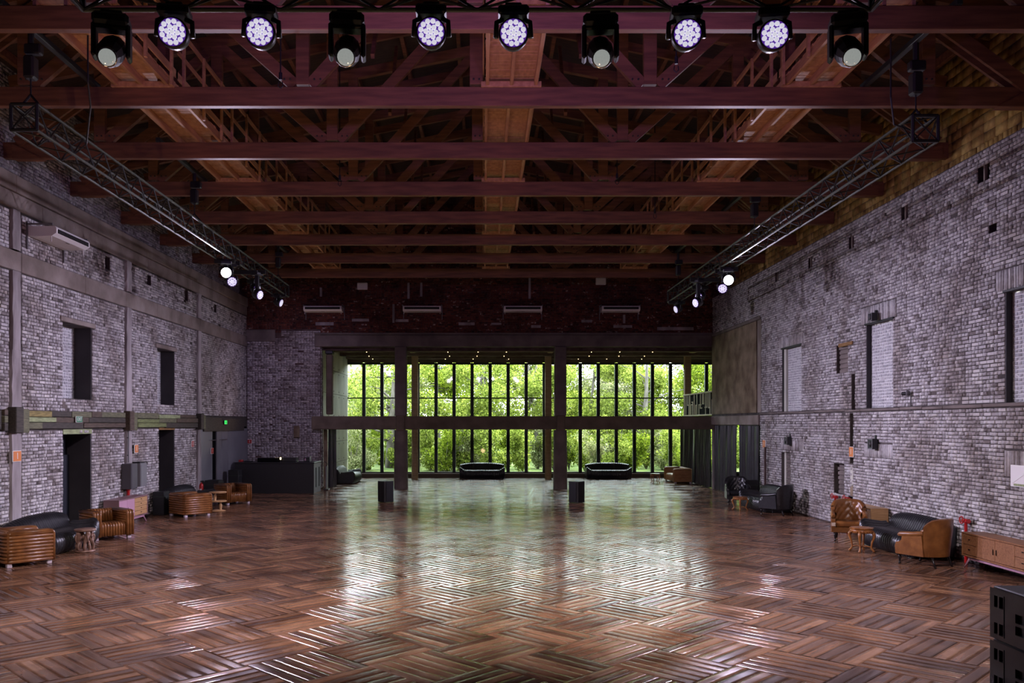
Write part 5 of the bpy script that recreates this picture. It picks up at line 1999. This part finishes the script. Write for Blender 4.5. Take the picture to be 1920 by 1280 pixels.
wall_speaker('small square black speaker on the right wall above the tan armchair', 1648, 832)
wall_speaker('small square black speaker on the right wall above the black armchairs', 1486, 826)
wall_speaker('small square black speaker above the middle bricked-in window', 1648, 594, .2)
y, z = rw(1712, 740)
t = thing('camera_mount', 'small round security camera with pipe on the right wall', 'security camera', (XR - .02, y, z), 0)
sharp_smooth(MB().lathe([(.04, 0), (.05, .02), (.05, .1), (.03, .12)], 12, (-.08, .04, -.02)).build('housing', 'grey_box_dark', t))
sharp_smooth(MB().tube([(-.08, .04, .03), (-.16, .14, .03)], .045, 12).build('lens_barrel', 'black_paint', t))
MB().tube([(-.03, 0, -.02), (-.03, 0, -.42), (-.03, -1.1, -.44)], .014, 6).build('conduit', 'grey_box_dark', t)
for px, py, w, h, m_, lb in ((1601, 893, .16, .5, 'concrete_pale', 'white plaster strip beside the lower brick chase on the right wall'), (1601, 919, .16, .3, 'plaster', 'pinkish plaster strip under the white strip on the right wall')):
    y, z = rw(px, py)
    tag(MB().bbox((XR - .055, y, z), (.02, w, h), .004).build('plaster_strip', m_), lb, 'plaster patch')
y, z = rw(1580, 648)
tag(MB().bbox((XR - .02, y - .25, z + .02), (.06, .9, .1), .015).build('old_lintel', 'beam_plank_6'), 'short brown timber lintel above the upper brick chase', 'lintel')


# ================================================================== CURTAINS AND BALCONY
def curtain(label, p0, p1, z0, z1, amp=.07, waves=9, seed=1):
    rnd = random.Random(seed)
    p0, p1 = Vector((*p0, 0)), Vector((*p1, 0))
    d = (p1 - p0)
    L = d.length
    d.normalize()
    nrm = Vector((-d.y, d.x, 0))
    N = waves * 10
    ph = [rnd.uniform(0, 6.28) for _ in range(3)]
    th = .012
    rows = []
    for j in range(7):
        f_ = j / 6
        row = []
        for sgn in (1, -1):
            rng_ = range(N + 1) if sgn == 1 else range(N, -1, -1)
            for i in rng_:
                u = i / N
                a = amp * (.55 + .45 * f_) * math.sin(2 * PI * waves * u + .5 * math.sin(5 * u + ph[0]) + .25 * math.sin(3 * f_ + ph[1]))
                a += amp * .35 * math.sin(2 * PI * waves * 1.7 * u + ph[2])
                q = p0 + d * (u * L + .02 * math.sin(9 * u + 4 * f_)) + nrm * (a + sgn * th / 2)
                row.append((q.x, q.y, z1 + (z0 - z1) * f_))
        rows.append(row)
    t = thing('curtain', label, 'curtain', (0, 0, 0), 0, 'black curtains')
    MB().grid(rows, True).build('cloth', 'curtain_cloth', t, True)
    MB().tube([p0 + Vector((0, 0, z1 + .02)), p1 + Vector((0, 0, z1 + .02))], .02, 8).build('rail', 'dark_steel', t)
    return t


CX = XR + .02
curtain('black curtain nearest the brick at the end of the right wall', (CX, 30.7), (CX, 33.0), .02, 2.72, .07, 9, 1)
curtain('black curtain beside the pale round column on its near side', (CX, 33.35), (CX, 36.45), .02, 2.72, .07, 12, 2)
curtain('black curtain just beyond the pale round column', (CX, 37.15), (CX, 40.0), .02, 2.55, .07, 11, 3)
curtain('black curtain farthest back, reaching towards the window wall', (CX, 40.1), (CX, 42.75), .02, 2.55, .07, 10, 4)
curtain('black shiny curtain at the left edge of the annex opening', (-6.72, 37.35), (-6.62, 38.2), .02, 2.55, .07, 5, 5)
tag(MB().bbox((-6.88, 37.32, 1.27), (.16, .06, 2.54), .008).build('timber_post', 'plaster'), 'flat brown timber post between brick pier and shiny curtain', 'post')
t = thing('rolled_blind', 'tall dark rolled blind hanging at the upper left of the annex opening', 'blind', (-6.75, 37.6, 3.2), 0)
MB().bbox((0, 0, 1.32), (.28, .3, 2.64), .04).build('roll', 'annex_beam', t)
MB().bbox((0, 0, 2.75), (.34, .36, .2), .03).build('cassette', 'black_paint', t)
MB().bbox((0, .0, 3.03), (.05, .2, .4), .005).build('bracket', 'black_paint', t)

rt = thing('balcony_railing', 'balcony railing of irregular pale bars over dark boards', 'railing', (XR + .08, 37.05, 3.16), 0)
LB = 5.3
MB().span(.02, .05, 0, LB, 0, 1.02).build('back_board', 'black_void', rt)
MB().bbox((0, LB / 2, 1.04), (.12, LB, .06), .008).build('top_rail', 'railing_wood', rt)
MB().bbox((0, LB / 2, .03), (.10, LB, .06), .008).build('bottom_rail', 'railing_wood', rt)
rb = random.Random(5)
y = .12
while y < LB - .05:
    z0, z1 = (0.05, 1.02)
    c = rb.random()
    if c < .35:
        z0 = rb.uniform(.3, .6)
    elif c < .7:
        z1 = rb.uniform(.45, .75)
    MB().bbox((.0, y, (z0 + z1) / 2), (.02, .10, z1 - z0), .003).build('upright', 'railing_wood', rt)
    if c < .7:
        zz = z0 if c < .35 else z1
        w = rb.uniform(.25, .5)
        MB().bbox((.0, y + (w / 2 - .05) * rb.choice((-1, 1)), zz), (.02, w, .05), .003).build('cross_bar', 'railing_wood', rt)
    y += rb.uniform(.2, .36)


# ================================================================== OUTSIDE
gr = MB()
P = []
for i in range(31):
    yy = YG + .15 + i * 2.6
    P.append([(-60 + j * 6, yy, -.15 + .035 * max(0, yy - 50) + .25 * math.sin(j * 1.3 + i * .7) * min(1, i / 4)) for j in range(25)])
struct('ground', gr.grid(P), 'grass', 'grassy bank rising outside the window wall')


def leaf_cloud(name, centers, radii, n, size, m, parent, seed):
    rg = np.random.default_rng(seed)
    centers = np.array(centers)
    radii = np.array(radii)
    w = radii ** 2.2
    idx = rg.choice(len(centers), n, p=w / w.sum())
    d = rg.normal(0, 1, (n, 3))
    d /= np.linalg.norm(d, axis=1)[:, None]
    r = radii[idx] * rg.uniform(.25, 1.0, n) ** .6
    c = centers[idx] + d * r[:, None] * np.array([1, 1, .8])
    a = rg.normal(0, 1, (n, 3))
    a /= np.linalg.norm(a, axis=1)[:, None]
    b = np.cross(a, rg.normal(0, 1, (n, 3)))
    b /= np.linalg.norm(b, axis=1)[:, None]
    s = size * rg.uniform(.6, 1.4, n)[:, None]
    V = np.stack([c - a * s, c - b * s * .55, c + a * s, c + b * s * .55], 1).reshape(-1, 3)
    Fq = np.arange(n * 4).reshape(-1, 4)
    o = put(name, fast_mesh(name, V, Fq, m, rg.uniform(0, 1, n)), parent)
    o['kind'] = 'stuff'
    return o


def tree(label, px, y, r, lean, hgt, n, m, seed, cz=None, spread=3.2, low=1.8):
    rd = random.Random(seed)
    y += 3.0
    hgt *= .78
    x = (px - VX) / F * y
    zg = -.15 + .035 * max(0, y - 50)
    t = thing('tree', label, 'tree', (x, y, zg), 0, 'trees outside the window')
    pts = [(0, 0, -.2), (lean * .15, 0, hgt * .2), (lean * .45, .1, hgt * .45), (lean * .8, -.1, hgt * .7), (lean * 1.1, 0, hgt)]
    MB().tube(pts, r, 10, rs=[r * 1.25, r, r * .85, r * .6, r * .3]).build('trunk', 'bark', t, True)
    br = MB()
    cen, rad = [], []
    nb = 15
    for k in range(nb):
        f_ = rd.uniform(low / hgt, 1.0)
        a = rd.uniform(0, 2 * PI)
        L = spread * rd.uniform(.5, 1.0)
        p0 = Vector((lean * 1.1 * f_, 0, hgt * f_ * .85))
        p1 = p0 + Vector((math.cos(a) * L, math.sin(a) * L * .7, rd.uniform(-.3, 1.2)))
        pm_ = (p0 + p1) / 2 + Vector((0, 0, rd.uniform(-.2, .4)))
        br.tube([p0, pm_, p1], .05, 5, rs=[r * .28, r * .16, r * .05])
        for q in range(3):
            c = p0.lerp(p1, rd.uniform(.5, 1.1)) + Vector((rd.uniform(-.5, .5), rd.uniform(-.5, .5), rd.uniform(-.4, .4)))
            cen.append(c)
            rad.append(rd.uniform(.45, 1.05))
    br.build('branches', 'bark', t, True)
    leaf_cloud('foliage', cen, rad, int(n * 1.7), .082, m, t, seed)
    return t


TREES = [(732, 49.5, .30, .3, 9, 5200, 'leaf_spring', 'thick grey trunk tree seen through the third left pane'),
         (668, 55, .16, .8, 8, 5200, 'leaf_pale', 'slender pale-leaved tree at the left end of the window'),
         (822, 57, .2, -.2, 10, 6500, 'leaf_deep', 'straight dark trunk tree left of the leaning birch'),
         (853, 52, .2, 1.9, 9, 5500, 'leaf_spring', 'leaning pale trunk tree right of the left columns'),
         (900, 60, .17, .4, 10, 7000, 'leaf_spring', 'bright green tree behind the middle sofa'),
         (972, 55, .17, 1.2, 9, 6500, 'leaf_spring', 'forked tree left of the right columns'),
         (1010, 61, .2, -.8, 10, 7000, 'leaf_deep', 'dark forked tree directly behind the right columns'),
         (1098, 57, .15, .6, 9, 6500, 'leaf_spring', 'slim tree just right of the right columns'),
         (1150, 63, .18, -.3, 10, 7000, 'leaf_pale', 'pale airy tree above the right window sofa'),
         (1207, 55, .22, .2, 9, 6500, 'leaf_spring', 'dark trunk tree between right sofa and loveseat'),
         (1262, 60, .18, -.5, 10, 7500, 'leaf_spring', 'dense green tree above the loveseat'),
         (1325, 57, .18, .3, 9, 6500, 'leaf_deep', 'green tree beyond the balcony railing'),
         (1410, 58, .18, .3, 9, 6000, 'leaf_spring', 'green tree glimpsed past the curtain gaps')]
for k, a in enumerate(TREES):
    tree(a[7], a[0], a[1], a[2], a[3], a[4], a[5], a[6], 40 + k)
# shrubs on the bank
sh_px = [632 + 29 * q for q in range(28)]
for k, px in enumerate(sh_px):
    rd = random.Random(90 + k)
    y = rd.uniform(49, 55)
    x = (px - VX) / F * y
    t = thing('shrub', 'leafy shrub on the bank outside, %d%s from the left end of the window' % (k + 1, {1: 'st', 2: 'nd', 3: 'rd', 21: 'st', 22: 'nd', 23: 'rd'}.get(k + 1, 'th')), 'shrub', (x, y, -.05), 0, 'shrubs outside the window')
    st = MB()
    cen, rad = [], []
    for q in range(7):
        a = rd.uniform(0, 6.28)
        tip = Vector((math.cos(a) * rd.uniform(.3, 1.2), math.sin(a) * .6, rd.uniform(.7, 2.9)))
        st.tube([(0, 0, -.1), tip * .5, tip], .02, 5, rs=[.03, .02, .008])
        cen += [tip, tip * .7, tip * .3]
        rad += [rd.uniform(.35, .7), rd.uniform(.3, .6), rd.uniform(.35, .55)]
    st.build('stems', 'bark', t, True)
    leaf_cloud('foliage', cen, rad, 4200, .065, ('leaf_spring', 'leaf_pale', 'leaf_spring', 'leaf_deep')[k % 4], t, 200 + k)
# far belt of woodland
for k in range(10):
    rd = random.Random(300 + k)
    y = 72 + rd.uniform(-3, 4)
    x = -14 + k * 4.0 + rd.uniform(-.8, .8)
    t = thing('background_tree', 'hazy green tree of the rear woodland belt, %s from the left' % NTH[k], 'tree', (x, y, .6), 0, 'rear woodland trees')
    MB().tube([(0, 0, -.3), (rd.uniform(-.3, .3), 0, 4), (rd.uniform(-.6, .6), 0, 8)], .2, 7, rs=[.24, .18, .08]).build('trunk', 'bark', t, True)
    cen = [(rd.uniform(-2.6, 2.6), rd.uniform(-1.5, 1.5), rd.uniform(.2, 9.0)) for _ in range(32)]
    leaf_cloud('foliage', cen, [rd.uniform(.8, 1.4) for _ in cen], 9500, .125, ('leaf_pale', 'leaf_spring')[k % 2], t, 400 + k)
# pale house glimpsed at the left
t = thing('house', 'pale house glimpsed between the leaves at the left of the window', 'house', (-13.5, 84, 1.0), 0)
MB().span(-5, 5, 0, 6, -1.5, 6).build('wall', 'house_white', t)
MB().prism([(-5.4, 6), (5.4, 6), (0, 8.6)], -.4, 6.4).build('roof', 'concrete', t)
for x in (-3.4, -1.1, 1.2, 3.5):
    for z in (.8, 3.6):
        w = MB().bbox((x, -.02, z + .6), (1.1, .08, 1.4), .02).build('window', 'white_print', t)
        MB().bbox((x, -.07, z + .6), (.9, .02, 1.2), .005).build('pane', 'house_glass', w)
